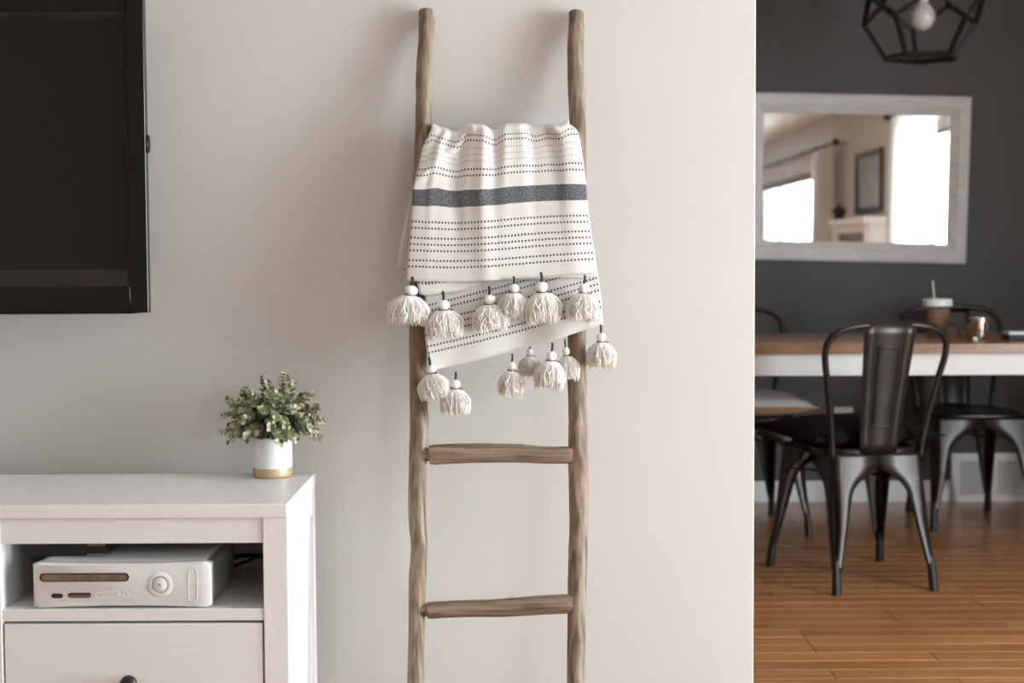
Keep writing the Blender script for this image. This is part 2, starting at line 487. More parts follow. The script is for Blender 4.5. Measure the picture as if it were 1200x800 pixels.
struct(MB().box(ROOM_X0 - 0.15, ROOM_X1 + 0.15, ROOM_Y0 - 0.15, ROOM_Y1 + 0.15, CEIL, CEIL + 0.1).build('ceiling', M['ceiling']))
struct(MB().box(ROOM_X0 - 0.15, ROOM_X0, ROOM_Y0 - 0.15, ROOM_Y1 + 0.15, -0.08, CEIL).build('wall_left', M['wall']))
struct(MB().box(ROOM_X0, ROOM_X1, ROOM_Y0 - 0.15, ROOM_Y0, -0.08, CEIL).build('wall_front', M['wall']))
struct(MB().box(ROOM_X0, ROOM_X1, ROOM_Y1, ROOM_Y1 + 0.15, -0.08, CEIL).build('wall_back', M['dark_wall']))
struct(MB().box(ROOM_X0, WALL_END_X, WALL_Y, WALL_Y + 0.13, 0, CEIL).build('wall_middle', M['wall'], bevel=0.002))
# right wall around its openings
mb = MB()
xa, xb = ROOM_X1, ROOM_X1 + 0.15
ys = ROOM_Y0 - 0.15
for o in (WIN_L, DOOR):
    mb.box(xa, xb, ys, o[0], -0.08, CEIL)
    mb.box(xa, xb, o[0], o[1], o[3], CEIL)
    mb.box(xa, xb, o[0], o[1], -0.08, o[2] if o[2] > 0 else -0.0005)
    ys = o[1]
mb.box(xa, xb, ys, ROOM_Y1 + 0.15, -0.08, CEIL)
struct(mb.build('wall_right', M['wall']))

# baseboards
def baseboard(name, x0, x1, y0, y1):
    h = 0.09
    mb = MB().box(x0, x1, y0, y1, 0, h * 0.8)
    i = 0.004
    mb.box(x0 + (i if x1 - x0 < 0.1 else 0), x1 - (i if x1 - x0 < 0.1 else 0), y0 + (i if y1 - y0 < 0.1 else 0), y1 - (i if y1 - y0 < 0.1 else 0), h * 0.8, h)
    return struct(mb.build(name, M['trim'], bevel=0.002))
VENT_X0, VENT_X1 = pt(1114, 560, 6.49).x, pt(1114, 560, 6.49).x + 0.46
baseboard('baseboard_back', ROOM_X0, VENT_X0, ROOM_Y1 - 0.015, ROOM_Y1)
baseboard('baseboard_back', VENT_X1, ROOM_X1, ROOM_Y1 - 0.015, ROOM_Y1)
baseboard('baseboard_middle', ROOM_X0, WALL_END_X, WALL_Y - 0.013, WALL_Y)
baseboard('baseboard_left', ROOM_X0, ROOM_X0 + 0.014, ROOM_Y0, WALL_Y - 0.013)

# windows and sliding door in the right wall
def opening(name, o, mull, sill=True, rail=None):
    root = thing(name, None, None, (ROOM_X1, (o[0] + o[1]) / 2, o[2]))
    struct(root)
    x0, x1 = ROOM_X1 + 0.03, ROOM_X1 + 0.11
    t = 0.055
    mb = MB()
    mb.box(x0, x1, o[0], o[0] + t, o[2], o[3]); mb.box(x0, x1, o[1] - t, o[1], o[2], o[3])
    mb.box(x0, x1, o[0] + t, o[1] - t, o[3] - t, o[3]); mb.box(x0, x1, o[0] + t, o[1] - t, o[2], o[2] + t)
    mb.build('frame', M['trim'], root, bevel=0.004)
    yc = [o[0] + t] + [o[0] + (o[1] - o[0]) * k / mull for k in range(1, mull)] + [o[1] - t]
    for k in range(1, mull):
        MB().box(x0 + 0.005, x1 - 0.005, yc[k] - 0.035, yc[k] + 0.035, o[2] + t, o[3] - t).build('mullion', M['trim'], root, bevel=0.004)
    for k in range(mull):
        MB().box(x0 + 0.035, x0 + 0.041, yc[k] + (0.035 if k else 0), yc[k + 1] - (0.035 if k < mull - 1 else 0), o[2] + t, o[3] - t).build('pane', M['glass'], root)
    if sill:
        MB().box(ROOM_X1 - 0.06, ROOM_X1 + 0.03, o[0] - 0.05, o[1] + 0.05, o[2] - 0.03, o[2]).build('sill', M['trim'], root, bevel=0.004)
    # casing on the room side
    w = 0.075
    mb = MB()
    mb.box(ROOM_X1 - 0.015, ROOM_X1, o[0] - w, o[0], max(o[2] - 0.0, 0), o[3] + w)
    mb.box(ROOM_X1 - 0.015, ROOM_X1, o[1], o[1] + w, max(o[2] - 0.0, 0), o[3] + w)
    mb.box(ROOM_X1 - 0.015, ROOM_X1, o[0], o[1], o[3], o[3] + w)
    mb.build('casing', M['trim'], root, bevel=0.003)
    return root
opening('door_1', DOOR, 2, sill=False)
opening('window_1', WIN_L, 3)

# wall vent at the foot of the dining wall
vent = thing('wall_vent', 'white louvred air return grille at the foot of the dark wall', 'vent', ((VENT_X0 + VENT_X1) / 2, ROOM_Y1 - 0.01, 0))
VH = 0.205
mb = MB(); yv0, yv1 = ROOM_Y1 - 0.022, ROOM_Y1
xm = (VENT_X0 + VENT_X1) / 2
for (a, b_, c, d) in ((VENT_X0, VENT_X1, 0, 0.032), (VENT_X0, VENT_X1, VH - 0.032, VH), (VENT_X0, VENT_X0 + 0.035, 0.032, VH - 0.032), (VENT_X1 - 0.035, VENT_X1, 0.032, VH - 0.032), (VENT_X0 + 0.16, VENT_X0 + 0.195, 0.032, VH - 0.032), (VENT_X0 + 0.295, VENT_X0 + 0.33, 0.032, VH - 0.032)):
    mb.box(a, b_, yv0, yv1, c, d)
mb.build('frame', M['trim'], vent)
MB().box(VENT_X0 + 0.03, VENT_X1 - 0.03, ROOM_Y1 - 0.006, ROOM_Y1 - 0.001, 0.03, VH - 0.03).build('duct', M['seam'], vent)
mb = MB()
for k in range(13):
    z = 0.036 + k * 0.0107
    for (a, b_) in ((0.035, 0.16), (0.195, 0.295), (0.33, VENT_X1 - VENT_X0 - 0.035)):
        mb.grid([[(VENT_X0 + a, yv0 + 0.003, z), (VENT_X0 + b_, yv0 + 0.003, z)], [(VENT_X0 + a, yv0 + 0.014, z + 0.008), (VENT_X0 + b_, yv0 + 0.014, z + 0.008)]])
tag(mb.build('louvre', M['trim'], vent, solid=0.0015), kind='stuff')

# outlet on the dining wall
p = pt(989, 478, 6.49)
out = thing('wall_outlet', 'white electrical outlet plate on the dark wall below the table', 'outlet', (p.x, ROOM_Y1, p.z - 0.115))
MB().box(-0.04, 0.04, -0.007, 0, 0, 0.118).build('plate', M['trim'], out, bevel=0.003, world=False)
for k in (0.032, 0.084):
    so = MB().box(-0.017, 0.017, -0.009, -0.006, k - 0.014, k + 0.014).build('socket', M['trim'], out, bevel=0.002, world=False)
    for s in (-1, 1):
        MB().box(s * 0.006 - 0.001, s * 0.006 + 0.001, -0.0094, -0.008, k - 0.004, k + 0.005).build('slot', M['slot'], so, world=False)

# ================================================================== LADDER
LAD_TOP_Z = 1.52
def lad_y(z): return 3.097 - 0.165 * (LAD_TOP_Z - z)
def lp(px, py, off=0.0):
    """point in the leaning plane of the ladder (off = metres towards the room)"""
    Y = 3.0
    for _ in range(6):
        p = pt(px, py, Y); Y = lad_y(p.z) - off
    return p
base = lp(582, 960)
ladder = thing('ladder', 'rustic wooden branch ladder leaning against the pale wall', 'ladder', (base.x, lad_y(0), 0))
RL = [(499, 13, 17.5), (500, 28, 19), (499, 48, 18), (497, 80, 18), (496, 150, 19), (493, 230, 19), (490, 320, 19.5), (490, 385, 20), (490, 440, 20), (491, 500, 20.5), (490, 545, 21.5), (489, 600, 21), (491, 640, 20), (489, 680, 21), (488, 740, 20.5), (487, 800, 20.5), (487, 900, 21), (487, 965, 21)]
RR = [(675, 15, 18), (675, 35, 19), (674, 62, 20), (675, 100, 20), (677, 140, 20), (677, 230, 21), (677, 330, 21), (676, 420, 21.5), (677, 480, 22), (677, 530, 22.5), (678, 600, 22), (677, 660, 22), (676, 710, 22), (675, 800, 22), (675, 900, 22), (675, 965, 22)]
def rail(data, seed):
    rnd = random.Random(seed)
    pts, rad = [], []
    for (px, py, w) in data:
        p = lp(px, py); pts.append(p); rad.append(w / 2 / FPX * p.y)
    n = 7
    path = catmull(pts, n)
    rr = []
    for i in range(len(path)):
        k = min(i // n, len(rad) - 2); t = (i - k * n) / n
        rr.append((rad[k] * (1 - t) + rad[k + 1] * t) * (1 + rnd.uniform(-0.02, 0.02)))
    # rounded top
    z_end = path[-1]
    path[-1] = Vector((z_end.x, z_end.y, 0.0)) if z_end.z < 0.05 else z_end
    up = (path[0] - path[1]).normalized()
    path = [path[0] + up * 0.004, path[0] + up * 0.0028] + path
    rr = [rr[0] * 0.55, rr[0] * 0.86] + rr
    knots = [(rnd.randrange(6, len(path) - 6), rnd.randrange(14), rnd.uniform(0.08, 0.17)) for _ in range(7)]
    ph = [rnd.uniform(0, 6) for _ in range(4)]
    def jit(i, k):
        a = 2 * math.pi * k / 14
        r = 1 + 0.035 * math.sin(2 * a + ph[0] + i * 0.06) + 0.025 * math.sin(3 * a + ph[1] - i * 0.11) + 0.02 * math.sin(i * 0.45 + ph[2])
        for (ki, kk, s) in knots:
            dk = min(abs(k - kk), 14 - abs(k - kk))
            r += s * math.exp(-((i - ki) / 1.6) ** 2 - (dk / 1.6) ** 2)
        return r
    mb = MB().tube(path, rr, 14, True, jit)
    return mb
for data, seed in ((RL, 3), (RR, 8)):
    mb = rail(data, seed)
    low = min(v[2] for v in mb.v)
    mb.v = [(x, yv, max(z, 0.0)) for x, yv, z in mb.v]
    mb.build('rail', M['rail'], ladder, smooth=True, auto=50)
def rung(pts, w, seed):
    rnd = random.Random(seed)
    path = catmull([lp(px, py, 0.004) for px, py in pts], 8)
    n = len(path)
    rad = []
    for i in range(n):
        t = i / (n - 1)
        rad.append(w / 2 / FPX * 3.0 * (1 + 0.05 * math.sin(5 * t + seed) + rnd.uniform(-0.012, 0.012)) * (0.93 if i in (0, n - 1) else 1))
    ki = n * 0.55
    def jit(i, k):
        a = 2 * math.pi * k / 12
        return 1 + 0.04 * math.sin(2 * a + i * 0.1 + seed) + 0.08 * math.exp(-((i - ki) / 2.0) ** 2) * max(0, math.cos(a - 0.8))
    MB().tube(path, rad, 12, True, jit).build('rung', M['rung'], ladder, smooth=True, auto=50)
rung([(503, 533), (545, 531), (600, 531), (640, 533), (671, 533)], 21.5, 1)
rung([(501, 715), (540, 713), (590, 712), (630, 709), (671, 707)], 21.5, 4)
rung([(495, 352), (560, 353), (620, 350), (680, 351)], 21, 2)
rung([(495, 172), (560, 173), (620, 171), (681, 171)], 20, 5)
rung([(486, 893), (560, 892), (620, 890), (678, 891)], 21.5, 7)
# slimmer tenons carry the rungs into the rail
for (px, py) in ((501.5, 532.5), (499.5, 714.5)):
    p = lp(px, py, 0.004)
    MB().tube([p + Vector((-0.012, 0, 0)), p + Vector((0.006, 0, 0))], 0.0125, 14).build('tenon', M['rung'], ladder, smooth=True, auto=40)

# ================================================================== BLANKET
PXM = 3.0 / FPX            # metres per pixel at the blanket
blanket = thing('throw_blanket', 'cream woven throw with black dotted stripes, grey band and tassels draped over the ladder', 'blanket', tuple(lp(585, 440, 0.04)))
def edge(pairs, t): # pairs (t, x, y)
    for a, b_ in zip(pairs, pairs[1:]):
        if t <= b_[0] + 1e-9:
            s = (t - a[0]) / (b_[0] - a[0])
            return a[1] + (b_[1] - a[1]) * s, a[2] + (b_[2] - a[2]) * s
    return pairs[-1][1:]
def smooth_edge(pts):
    """resample a px polyline into (t, x, y) by its height"""
    P = catmull([Vector((x, yv, 0)) for x, yv in pts], 8)
    L = [0]
    for a, b_ in zip(P, P[1:]): L.append(L[-1] + (b_ - a).length)
    return [(l / L[-1], p.x, p.y) for l, p in zip(L, P)], L[-1]
def drape(name, left, right, off, rows, cols, v0, vlen, m, ripple, wob=None, over_top=False, solid=0.0035, sag=0):
    Le, _ = smooth_edge(left); Re, _ = smooth_edge(right)
    G, U = [], []
    width0 = 224 * PXM
    for j in range(rows + 1):
        t = j / rows
        lx, ly = edge(Le, t); rx, ry = edge(Re, t)
        row, uvr = [], []
        for i in range(cols + 1):
            s = i / cols
            px = lx + (rx - lx) * s
            py = ly + (ry - ly) * s + sag * math.sin(math.pi * s) * t
            if wob: py += wob(px, t)
            o = off + ripple(s, t)
            p = lp(px, py, o)
            row.append(p); uvr.append((s * width0, v0 + t * vlen))
        G.append(row); U.append(uvr)
    if over_top:
        # carry the cloth over the rung and down behind it
        first = G[0]
        extra, eu = [], []
        for k in range(1, 9):
            a = math.pi * k / 8
            r = []
            for i, p in enumerate(first):
                rr = 0.020
                yb = (p.y + rr) - rr * math.cos(a) + 0.012 * (k / 8)
                zb = p.z + 0.013 * math.sin(a) - 0.006 * (k / 8)
                r.append(Vector((p.x, yb, zb)))
            extra.append(r); eu.append([(u_, -0.004 * k + v0) for (u_, _) in U[0]])
        for r in extra: pass
        G = list(reversed(extra)) + G; U = list(reversed(eu)) + U
    mb = MB().grid(G, U)
    return mb.build(name, m, blanket, smooth=True, solid=solid)

# stitched rows, measured down the cloth from the top fold (pixels -> metres of cloth)
def rows_m(l): return [x * PXM for x in l]
front_m = blanket_mat('woven_front', rows_m([9, 15.5, 47, 54, 106, 113, 124, 131, 138, 149, 156]), rows_m([24, 31, 38]), (70 * PXM, 88.5 * PXM))
lower_m = blanket_mat('woven_lower', rows_m([5, 12, 24, 31, 38, 51, 58]), None, None)
hem_m = blanket_mat('woven_hem', rows_m([15.0]), None, None)

TOP = [(500, 3), (506, 0), (516, 3), (535, 7), (549, -1), (563, 0), (580, 6), (594, 0), (615, 0), (627, 4), (642, 1), (655, 1.5), (668, -4)]
def wob_front(px, t):
    k = interp(TOP, px) * (math.exp(-t * 5.5) * 0.9 + 0.5 * math.exp(-((t - 0.12) / 0.13) ** 2))
    k += 2.2 * math.sin((px - 480) / 33.0) * math.exp(-((t - 0.45) / 0.5) ** 2)
    k += -3.5 * math.exp(-((px - 512) / 11) ** 2) * math.exp(-((t - 0.28) / 0.22) ** 2)
    return k
def rip_front(s, t):
    px = 485 + 205 * s
    r = -0.0024 * interp(TOP, px) * math.exp(-t * 3.0)
    r += 0.004 * math.sin(s * 13 + 0.8 + 1.5 * t) * (1 - 0.5 * t) + 0.003 * math.sin(s * 27 + 2) * math.exp(-t * 3)
    r += 0.009 * math.exp(-((s - 0.37 - 0.06 * t) / 0.05) ** 2) * (1 - 0.7 * t)
    r += 0.010 * math.exp(-((s - 0.27 + 0.75 * t) / 0.045) ** 2) * math.exp(-t * 2.5)
    r -= 0.007 * math.exp(-((s - 0.14 - 0.2 * t) / 0.05) ** 2) * math.exp(-t * 2.0)
    r -= 0.010 * (abs(2 * s - 1) ** 6)                  # edges fall back round the rails
    r += 0.006 * t
    return r
drape('front_fold', [(506, 151), (496, 168), (490, 197), (484, 222), (482, 257), (479, 295), (476, 329)],
      [(667, 151), (677, 160), (683, 190), (687, 222), (690, 255), (695, 290), (698, 319)], 0.043, 46, 90, 0.0, 172 * PXM, front_m, rip_front, wob_front, over_top=True, sag=4)
def rip_hem(s, t): return 0.004 * math.sin(s * 9 + 1) + 0.003 * t
def wob_hem(px, t):
    return t * interp([(486, 0), (500, 4), (530, 3), (570, -3), (600, -4), (640, -2), (700, 2)], px)
drape('hem_fold', [(487, 300), (488, 320), (491, 343)], [(696, 290), (698, 305), (700, 322)], 0.035, 12, 60, 0.0, 22 * PXM, hem_m, rip_hem, wob_hem)
def rip_low(s, t): return 0.005 * math.sin(s * 7 + 0.5 + t) + 0.004 * math.sin(s * 15 + 3) * t
drape('lower_fold', [(499, 318), (498, 350), (498, 395), (505, 434)], [(686, 268), (698, 310), (704, 345), (707, 380)], 0.0275, 26, 70, -34 * PXM, 112 * PXM, lower_m, rip_low, sag=3)
def rip_back(s, t): return 0.005 * math.sin(s * 11 + 1 + t)
drape('back_fold', [(500, 160), (488, 200), (474, 262), (464, 316)], [(672, 160), (683, 200), (686, 262), (688, 326)], -0.030, 20, 50, 0.0, 170 * PXM, lower_m, rip_back)

# ---- tassels
def tassel_meshes(seed):
    rnd = random.Random(seed)
    me = {}
    me['cord'] = MB().tube(catmull([(0, 0, 0.004), (0.0006, -0.001, -0.004), (-0.0004, 0, -0.013)], 4), 0.0022, 7).mesh('cord', M['cord'], True)
    prof = [(0.0, -0.0105)] + [(0.0098 * math.sin(a) * (1 + 0.05 * rnd.random()), -0.0195 + 0.009 * math.cos(a)) for a in [math.pi * k / 9 for k in range(1, 9)]] + [(0.006, -0.0290)]
    me['head'] = MB().lathe(prof, n=16).mesh('head', M['yarn_head'], True)
    ring = [Vector((0.0086 * math.cos(a), 0.0086 * math.sin(a), -0.0272 + 0.0008 * math.sin(a))) for a in [2 * math.pi * k / 18 for k in range(19)]]
    mb = MB().tube(ring, 0.0013, 6)
    mb.tube([(0.008, -0.003, -0.0272), (0.012, -0.005, -0.0285), (0.0145, -0.004, -0.0275)], 0.0011, 5)
    me['binding'] = mb.mesh('binding', M['cord'], True)
    mb = MB()
    core = [(0.0075, -0.0265), (0.0155, -0.032), (0.0222, -0.041), (0.0245, -0.053), (0.0235, -0.065), (0.015, -0.072), (0.0, -0.073)]
    mb.lathe(core, n=14)
    for k in range(230):
        a = rnd.uniform(0, 2 * math.pi); spread = rnd.uniform(0.62, 1.08); ln = rnd.uniform(0.72, 1.1)
        tw = rnd.uniform(-0.5, 0.5); pts = []
        for j in range(6):
            t = j / 5
            r = 0.0072 + (0.0235 * spread) * (math.sin(min(t * 2.1, 1.75)) ** 0.8)
            r -= 0.0045 * max(0, t - 0.6) / 0.4 * rnd.uniform(0.4, 1.4)
            aa = a + tw * t + 0.10 * math.sin(7 * t + k)
            pts.append((r * math.cos(aa) + rnd.uniform(-.0006, .0006), r * math.sin(aa) + rnd.uniform(-.0006, .0006), -0.0272 - 0.047 * t * ln))
        mb.tube(catmull(pts, 2), [0.0008, 0.00105] * 5 + [0.0007], 3)
    me['skirt'] = mb.mesh('tassel', M['yarn'], True)
    return me
TM = [tassel_meshes(s) for s in (11, 23, 37)]
# px, py of the hang point, width px, length px of the skirt, metres in front of the ladder plane, sideways tilt
TASSELS = [(483, 327, 46, 44, 0.058, 0.10), (519, 344, 42, 44, 0.052, -0.06), (573, 338, 42, 42, 0.052, -0.05), (602, 326, 36, 38, 0.050, 0.0),
           (634, 322, 42, 48, 0.055, -0.06), (685, 325, 36, 42, 0.050, 0.08),
           (503, 421, 36, 38, 0.034, -0.18), (534, 438, 33, 39, 0.030, 0.02), (600, 417, 29, 39, 0.030, 0.05), (621, 403, 25, 30, 0.004, 0.0),
           (647, 404, 36, 43, 0.040, 0.08), (662, 400, 26, 38, 0.022, -0.12), (704, 383, 33, 40, 0.032, -0.03)]
rnd = random.Random(5)
for i, (px, py, w, h, off, tilt) in enumerate(TASSELS):
    me = TM[i % 3]
    p = lp(px, py, off + 0.008)
    o = bpy.data.objects.new('tassel', me['skirt']); COL.objects.link(o)
    o.parent = blanket; o.location = p - blanket.location
    sx = w * PXM / 0.058; sz = (h + 9) * PXM / 0.078
    o.scale = (sx, min(sx, 0.95), sz); o.rotation_euler = (0, tilt, rnd.uniform(-0.5, 0.5))
    for part in ('cord', 'head', 'binding'):
        c = bpy.data.objects.new(part, me[part]); COL.objects.link(c); c.parent = o

# ================================================================== TELEVISION
TVY = 2.985                       # front face
pr = pt(171, 200, TVY); pb = pt(90, 366.5, TVY); ptop = pt(90, -8, TVY)
tx1, tz0, tz1 = pr.x, pb.z, ptop.z
tx0 = tx1 - 1.06
tv = thing('television', 'black flat screen television hung on the pale wall above the white cabinet', 'television', ((tx0 + tx1) / 2, WALL_Y, tz0))
px_ = TVY / FPX
fr = 21 * px_; bt = 31 * px_; bt2 = 20 * px_
# outer bezel as four mitred bars
mb = MB()
MB().box(tx0 + 0.03, tx1 - 0.03, TVY + 0.019, TVY + 0.055, tz0 + 0.03, tz1 - 0.03).build('back_shell', M['tv_bevel'], tv, bevel=0.006)
def bez(a, b_, c, d, name, m, y0, y1):
    """quad ring a..d -> inner ; y0 outer depth, y1 inner depth"""
    pass
ox0, ox1, oz0, oz1 = tx0, tx1, tz0, tz1
ix0, ix1, iz0, iz1 = tx0 + fr, tx1 - fr, tz0 + bt, tz1 - fr
mb = MB()
mb.box(ix1, ox1, TVY, TVY + 0.022, oz0, oz1); mb.box(ox0, ix0, TVY, TVY + 0.02, oz0, oz1)
mb.box(ix0, ix1, TVY, TVY + 0.02, iz1, oz1); mb.box(ix0, ix1, TVY, TVY + 0.02, oz0, iz0)
mb.build('bezel', M['tv_frame'], tv, bevel=0.0022, segs=3)
# sloping inner frame down to the screen
sw = 5 * px_
sx0, sx1, sz0, sz1 = ix0 + sw, ix1 - sw, iz0 + bt2, iz1 - 6 * px_
yo, yi = TVY + 0.001, TVY + 0.012
O = [(ix0, yo, iz0), (ix1, yo, iz0), (ix1, yo, iz1), (ix0, yo, iz1)]
I = [(sx0, yi, sz0), (sx1, yi, sz0), (sx1, yi, sz1), (sx0, yi, sz1)]
mb = MB(); mb.v = O + I; mb.f = [(k, (k + 1) % 4, 4 + (k + 1) % 4, 4 + k) for k in range(4)]
mb.build('inner_frame', M['tv_bevel'], tv)
MB().box(sx0, sx1, yi, yi + 0.006, sz0, sz1).build('screen', M['tv_screen'], tv)
pk = pt(174, 168, TVY)
MB().lathe([(0.0, 0), (0.011, 0.001), (0.0125, 0.004), (0.0115, 0.008), (0.0, 0.0095)], n=18).build('side_button', M['tv_frame'], tv, smooth=True, world=False)
o = tv.children[-1]; o.rotation_euler = (0, R(90), 0); o.location = Vector((tx1 - 0.003, TVY + 0.013, pk.z)) - tv.location; o.scale = (1.5, 1, 0.9)
MB().box(tx0 + 0.3, tx1 - 0.3, TVY + 0.055, WALL_Y, tz0 + 0.15, tz1 - 0.15).build('wall_mount', M['black'], tv, bevel=0.004)

# ================================================================== CABINET
CY0, CY1 = 2.65, 3.03
def cz(py, Y=CY0): return pt(200, py, Y).z
CX1 = pt(336.5, 600, CY0).x
BAY = (pt(308, 680, CY0).x - pt(0.5, 680, CY0).x)
ST = CX1 - pt(308.5, 680, CY0).x          # stile width
ZT = pt(330, 590, CY0).z; ZT0 = pt(330, 606.5, CY0).z
ZR = pt(300, 636.5, CY0).z                # bottom of the top rail
ZS = pt(250, 713.5, CY0).z; ZS0 = pt(250, 727.5, CY0).z
ZD = pt(250, 730.5, CY0).z
DH = 0.205
ZD0 = ZD - DH
CX0 = CX1 - (ST * 4 + BAY * 3)
cab = thing('media_cabinet', 'white stained wooden media cabinet with open niches over drawers', 'cabinet', ((CX0 + CX1) / 2, (CY0 + CY1) / 2, 0))
MB().box(CX0 - 0.001, CX1 + 0.001, CY0 - 0.003, CY1, ZT0, ZT).build('top', M['cabinet'], cab, bevel=0.0025)
for k in range(4):
    xa = CX0 + k * (ST + BAY); xb = xa + ST
    MB().box(xa, xb, CY0, CY0 + 0.03, 0, ZT0).build('stile', M['cabinet_v'], cab, bevel=0.0015)
    if k in (0, 3):
        # framed side: rear post, rails and a panel set back a little
        side = MB().box(xa + (0.006 if k == 0 else 0.012), xb - (0.012 if k == 0 else 0.006), CY0 + 0.03, CY1 - 0.03, ZD0 - 0.03, ZT0).build('side_panel', M['cabinet_v'], cab)
        MB().box(xa, xb, CY1 - 0.03, CY1 - 0.004, 0, ZT0).build('rear_post', M['cabinet_v'], cab, bevel=0.0015)
        MB().box(xa, xb, CY0 + 0.03, CY1 - 0.03, ZT0 - 0.05, ZT0).build('side_rail', M['cabinet'], cab, bevel=0.001)
        MB().box(xa, xb, CY0 + 0.03, CY1 - 0.03, ZD0 - 0.075, ZD0 - 0.03).build('side_rail', M['cabinet'], cab, bevel=0.001)
    else:
        MB().box(xa + 0.004, xb - 0.001, CY0 + 0.03, CY1 - 0.012, ZD0 - 0.02, ZT0).build('divider', M['cabinet'], cab)
MB().box(CX0 + ST, CX1 - ST, CY1 - 0.012, CY1 - 0.006, ZD0 - 0.02, ZT0).build('back_panel', M['cabinet_in'], cab)
for k in range(3):
    xa = CX0 + ST + k * (ST + BAY); xb = xa + BAY
    MB().box(xa, xb, CY0 + 0.003, CY0 + 0.024, ZR, ZT0).build('top_rail', M['cabinet'], cab, bevel=0.0015)
    MB().box(xa, xb, CY0 + 0.002, CY1 - 0.012, ZS0, ZS).build('shelf', M['cabinet'], cab, bevel=0.0015)
    MB().box(xa, xb, CY0 + 0.003, CY0 + 0.024, ZD0 - 0.045, ZD0 - 0.004).build('bottom_rail', M['cabinet'], cab, bevel=0.0015)
    MB().box(xa, xb, CY0 + 0.024, CY1 - 0.012, ZD0 - 0.04, ZD0 - 0.025).build('bottom_board', M['cabinet'], cab)
    dr = MB().box(xa + 0.003, xb - 0.003, CY0 + 0.002, CY0 + 0.022, ZD0, ZD).build('drawer', M['cabinet'], cab, bevel=0.0015)
    bx = MB()
    bx.box(xa + 0.02, xb - 0.02, CY0 + 0.022, CY1 - 0.04, ZD0 + 0.01, ZD - 0.02)
    bx.build('drawer_box', M['cabinet_in'], dr)
    kz = pt(151, 801, CY0 - 0.02).z
    kx = xa + BAY * (151 / 308)
    kb = MB().lathe([(0.005, 0.0), (0.0055, 0.012), (0.0125, 0.017), (0.0150, 0.022), (0.0145, 0.027), (0.009, 0.031), (0.0, 0.032)], n=24).build('knob', M['knob'], dr, smooth=True, world=False)
    kb.rotation_euler = (R(90), 0, 0); kb.location = Vector((kx, CY0 + 0.003, kz)) - cab.location

# ---- game console in the right niche
GY = CY0 + 0.008
gl, gr_ = pt(38.5, 690, GY).x, pt(247, 690, GY).x
GW, GH, GD = gr_ - gl, 0.083, 0.245
con = thing('game_console', 'white slim-waisted game console lying in the open cabinet niche', 'game console', ((gl + gr_) / 2, GY, ZS))
def gh(u):  # u -1..1 : waisted profile
    e = abs(u) ** 2.2
    return GH * 0.5 * (0.905 + 0.095 * e)
def con_section(y0, y1, n=28, inset=0.0, round_ends=True):
    rows = []
    return rows
def con_loft(ys, shrink):
    """loft of waisted rounded outlines along y"""
    rows = []
    for yv, s in zip(ys, shrink):
        ring = []
        hw = GW / 2 - s; 
        K = 30
        r = 0.0045
        top = [(-hw + 2 * hw * k / K) for k in range(K + 1)]
        def zc(x): return gh(x / (GW / 2)) - s
        for x in top:
            ex = max(0, abs(x) - (hw - r)) ; d = r - math.sqrt(max(0, r * r - ex * ex))
            ring.append((x, yv, GH / 2 + zc(x) - d))
        for x in reversed(top):
            ex = max(0, abs(x) - (hw - r)) ; d = r - math.sqrt(max(0, r * r - ex * ex))
            ring.append((x, yv, GH / 2 - zc(x) + d))
        rows.append(ring)
    return rows
rows = con_loft([0.012, 0.016, GD - 0.006, GD], [0.0022, 0.0022, 0.0022, 0.006])
mb = MB().grid(rows, close=True); mb.ngon(rows[-1]); mb.ngon(list(reversed(rows[0])))
mb.build('body', M['console_side'], con, smooth=True, world=False, auto=45)
rows = con_loft([0.003, 0.0005, 0.0, 0.0005, 0.003, 0.016], [0.2, 0.2, 0.2, 0.0022, 0.0, 0.0])
rows = con_loft([0.0, 0.0015, 0.005, 0.018], [0.0035, 0.0010, 0.0, 0.0])
mb = MB().grid(rows, close=True); mb.ngon(list(reversed(rows[0]))); mb.ngon(rows[-1])
face = mb.build('faceplate', M['console'], con, smooth=True, world=False, auto=45)
rows = con_loft([0.018, GD - 0.02], [0.0010, 0.0010])
K = 31
lid_rows = [[p for p in r[1:K - 1]] for r in rows]
MB().grid(lid_rows).build('top_cover', M['console'], con, smooth=True, world=False, solid=0.0012)
def gx(px): return (pt(px, 690, GY).x - con.location.x)
def gz(py): return (pt(150, py, GY).z - con.location.z)
def pill(x0, x1, z0, z1, y, n=8):
    r = min(x1 - x0, z1 - z0) / 2; ps = []
    for (cx, czz, a0) in ((x1 - r, z1 - r, 0), (x0 + r, z1 - r, 90), (x0 + r, z0 + r, 180), (x1 - r, z0 + r, 270)):
        for k in range(n + 1):
            a = R(a0 + 90 * k / n); ps.append(Vector((cx + r * math.cos(a), y, czz + r * math.sin(a))))
    return ps
def pill_slab(name, box, m, y0, y1, parent=con, sm=False):
    a, b_ = pill(*box, y0), pill(*box, y1)
    mb = MB().grid([a, b_], close=True); mb.ngon(a); mb.ngon(list(reversed(b_)))
    return mb.build(name, m, parent, world=False)
def pill_line(name, box, m, y, r, parent=con):
    ps = pill(*box, y); ps.append(ps[0])
    return MB().tube(ps, r, 5, False).build(name, m, parent, world=False, smooth=True)
s_ = pill_slab('disc_tray', (gx(46.5), gx(151.5), gz(681), gz(671)), M['slot'], -0.0004, 0.004)
pill_slab('tray_trim', (gx(49), gx(149.5), gz(679.6), gz(672.4)), M['chrome'], -0.0022, 0.004, s_)
pill_slab('memory_slot', (gx(60), gx(73.5), gz(700.2), gz(694.8)), M['slot'], -0.0006, 0.004)
s_ = pill_slab('card_slot', (gx(79.5), gx(106.5), gz(700.0), gz(694.0)), M['slot'], -0.0005, 0.004)
pill_slab('slot_trim', (gx(80.5), gx(105.5), gz(699.4), gz(696.6)), M['chrome'], -0.0014, 0.003, s_)
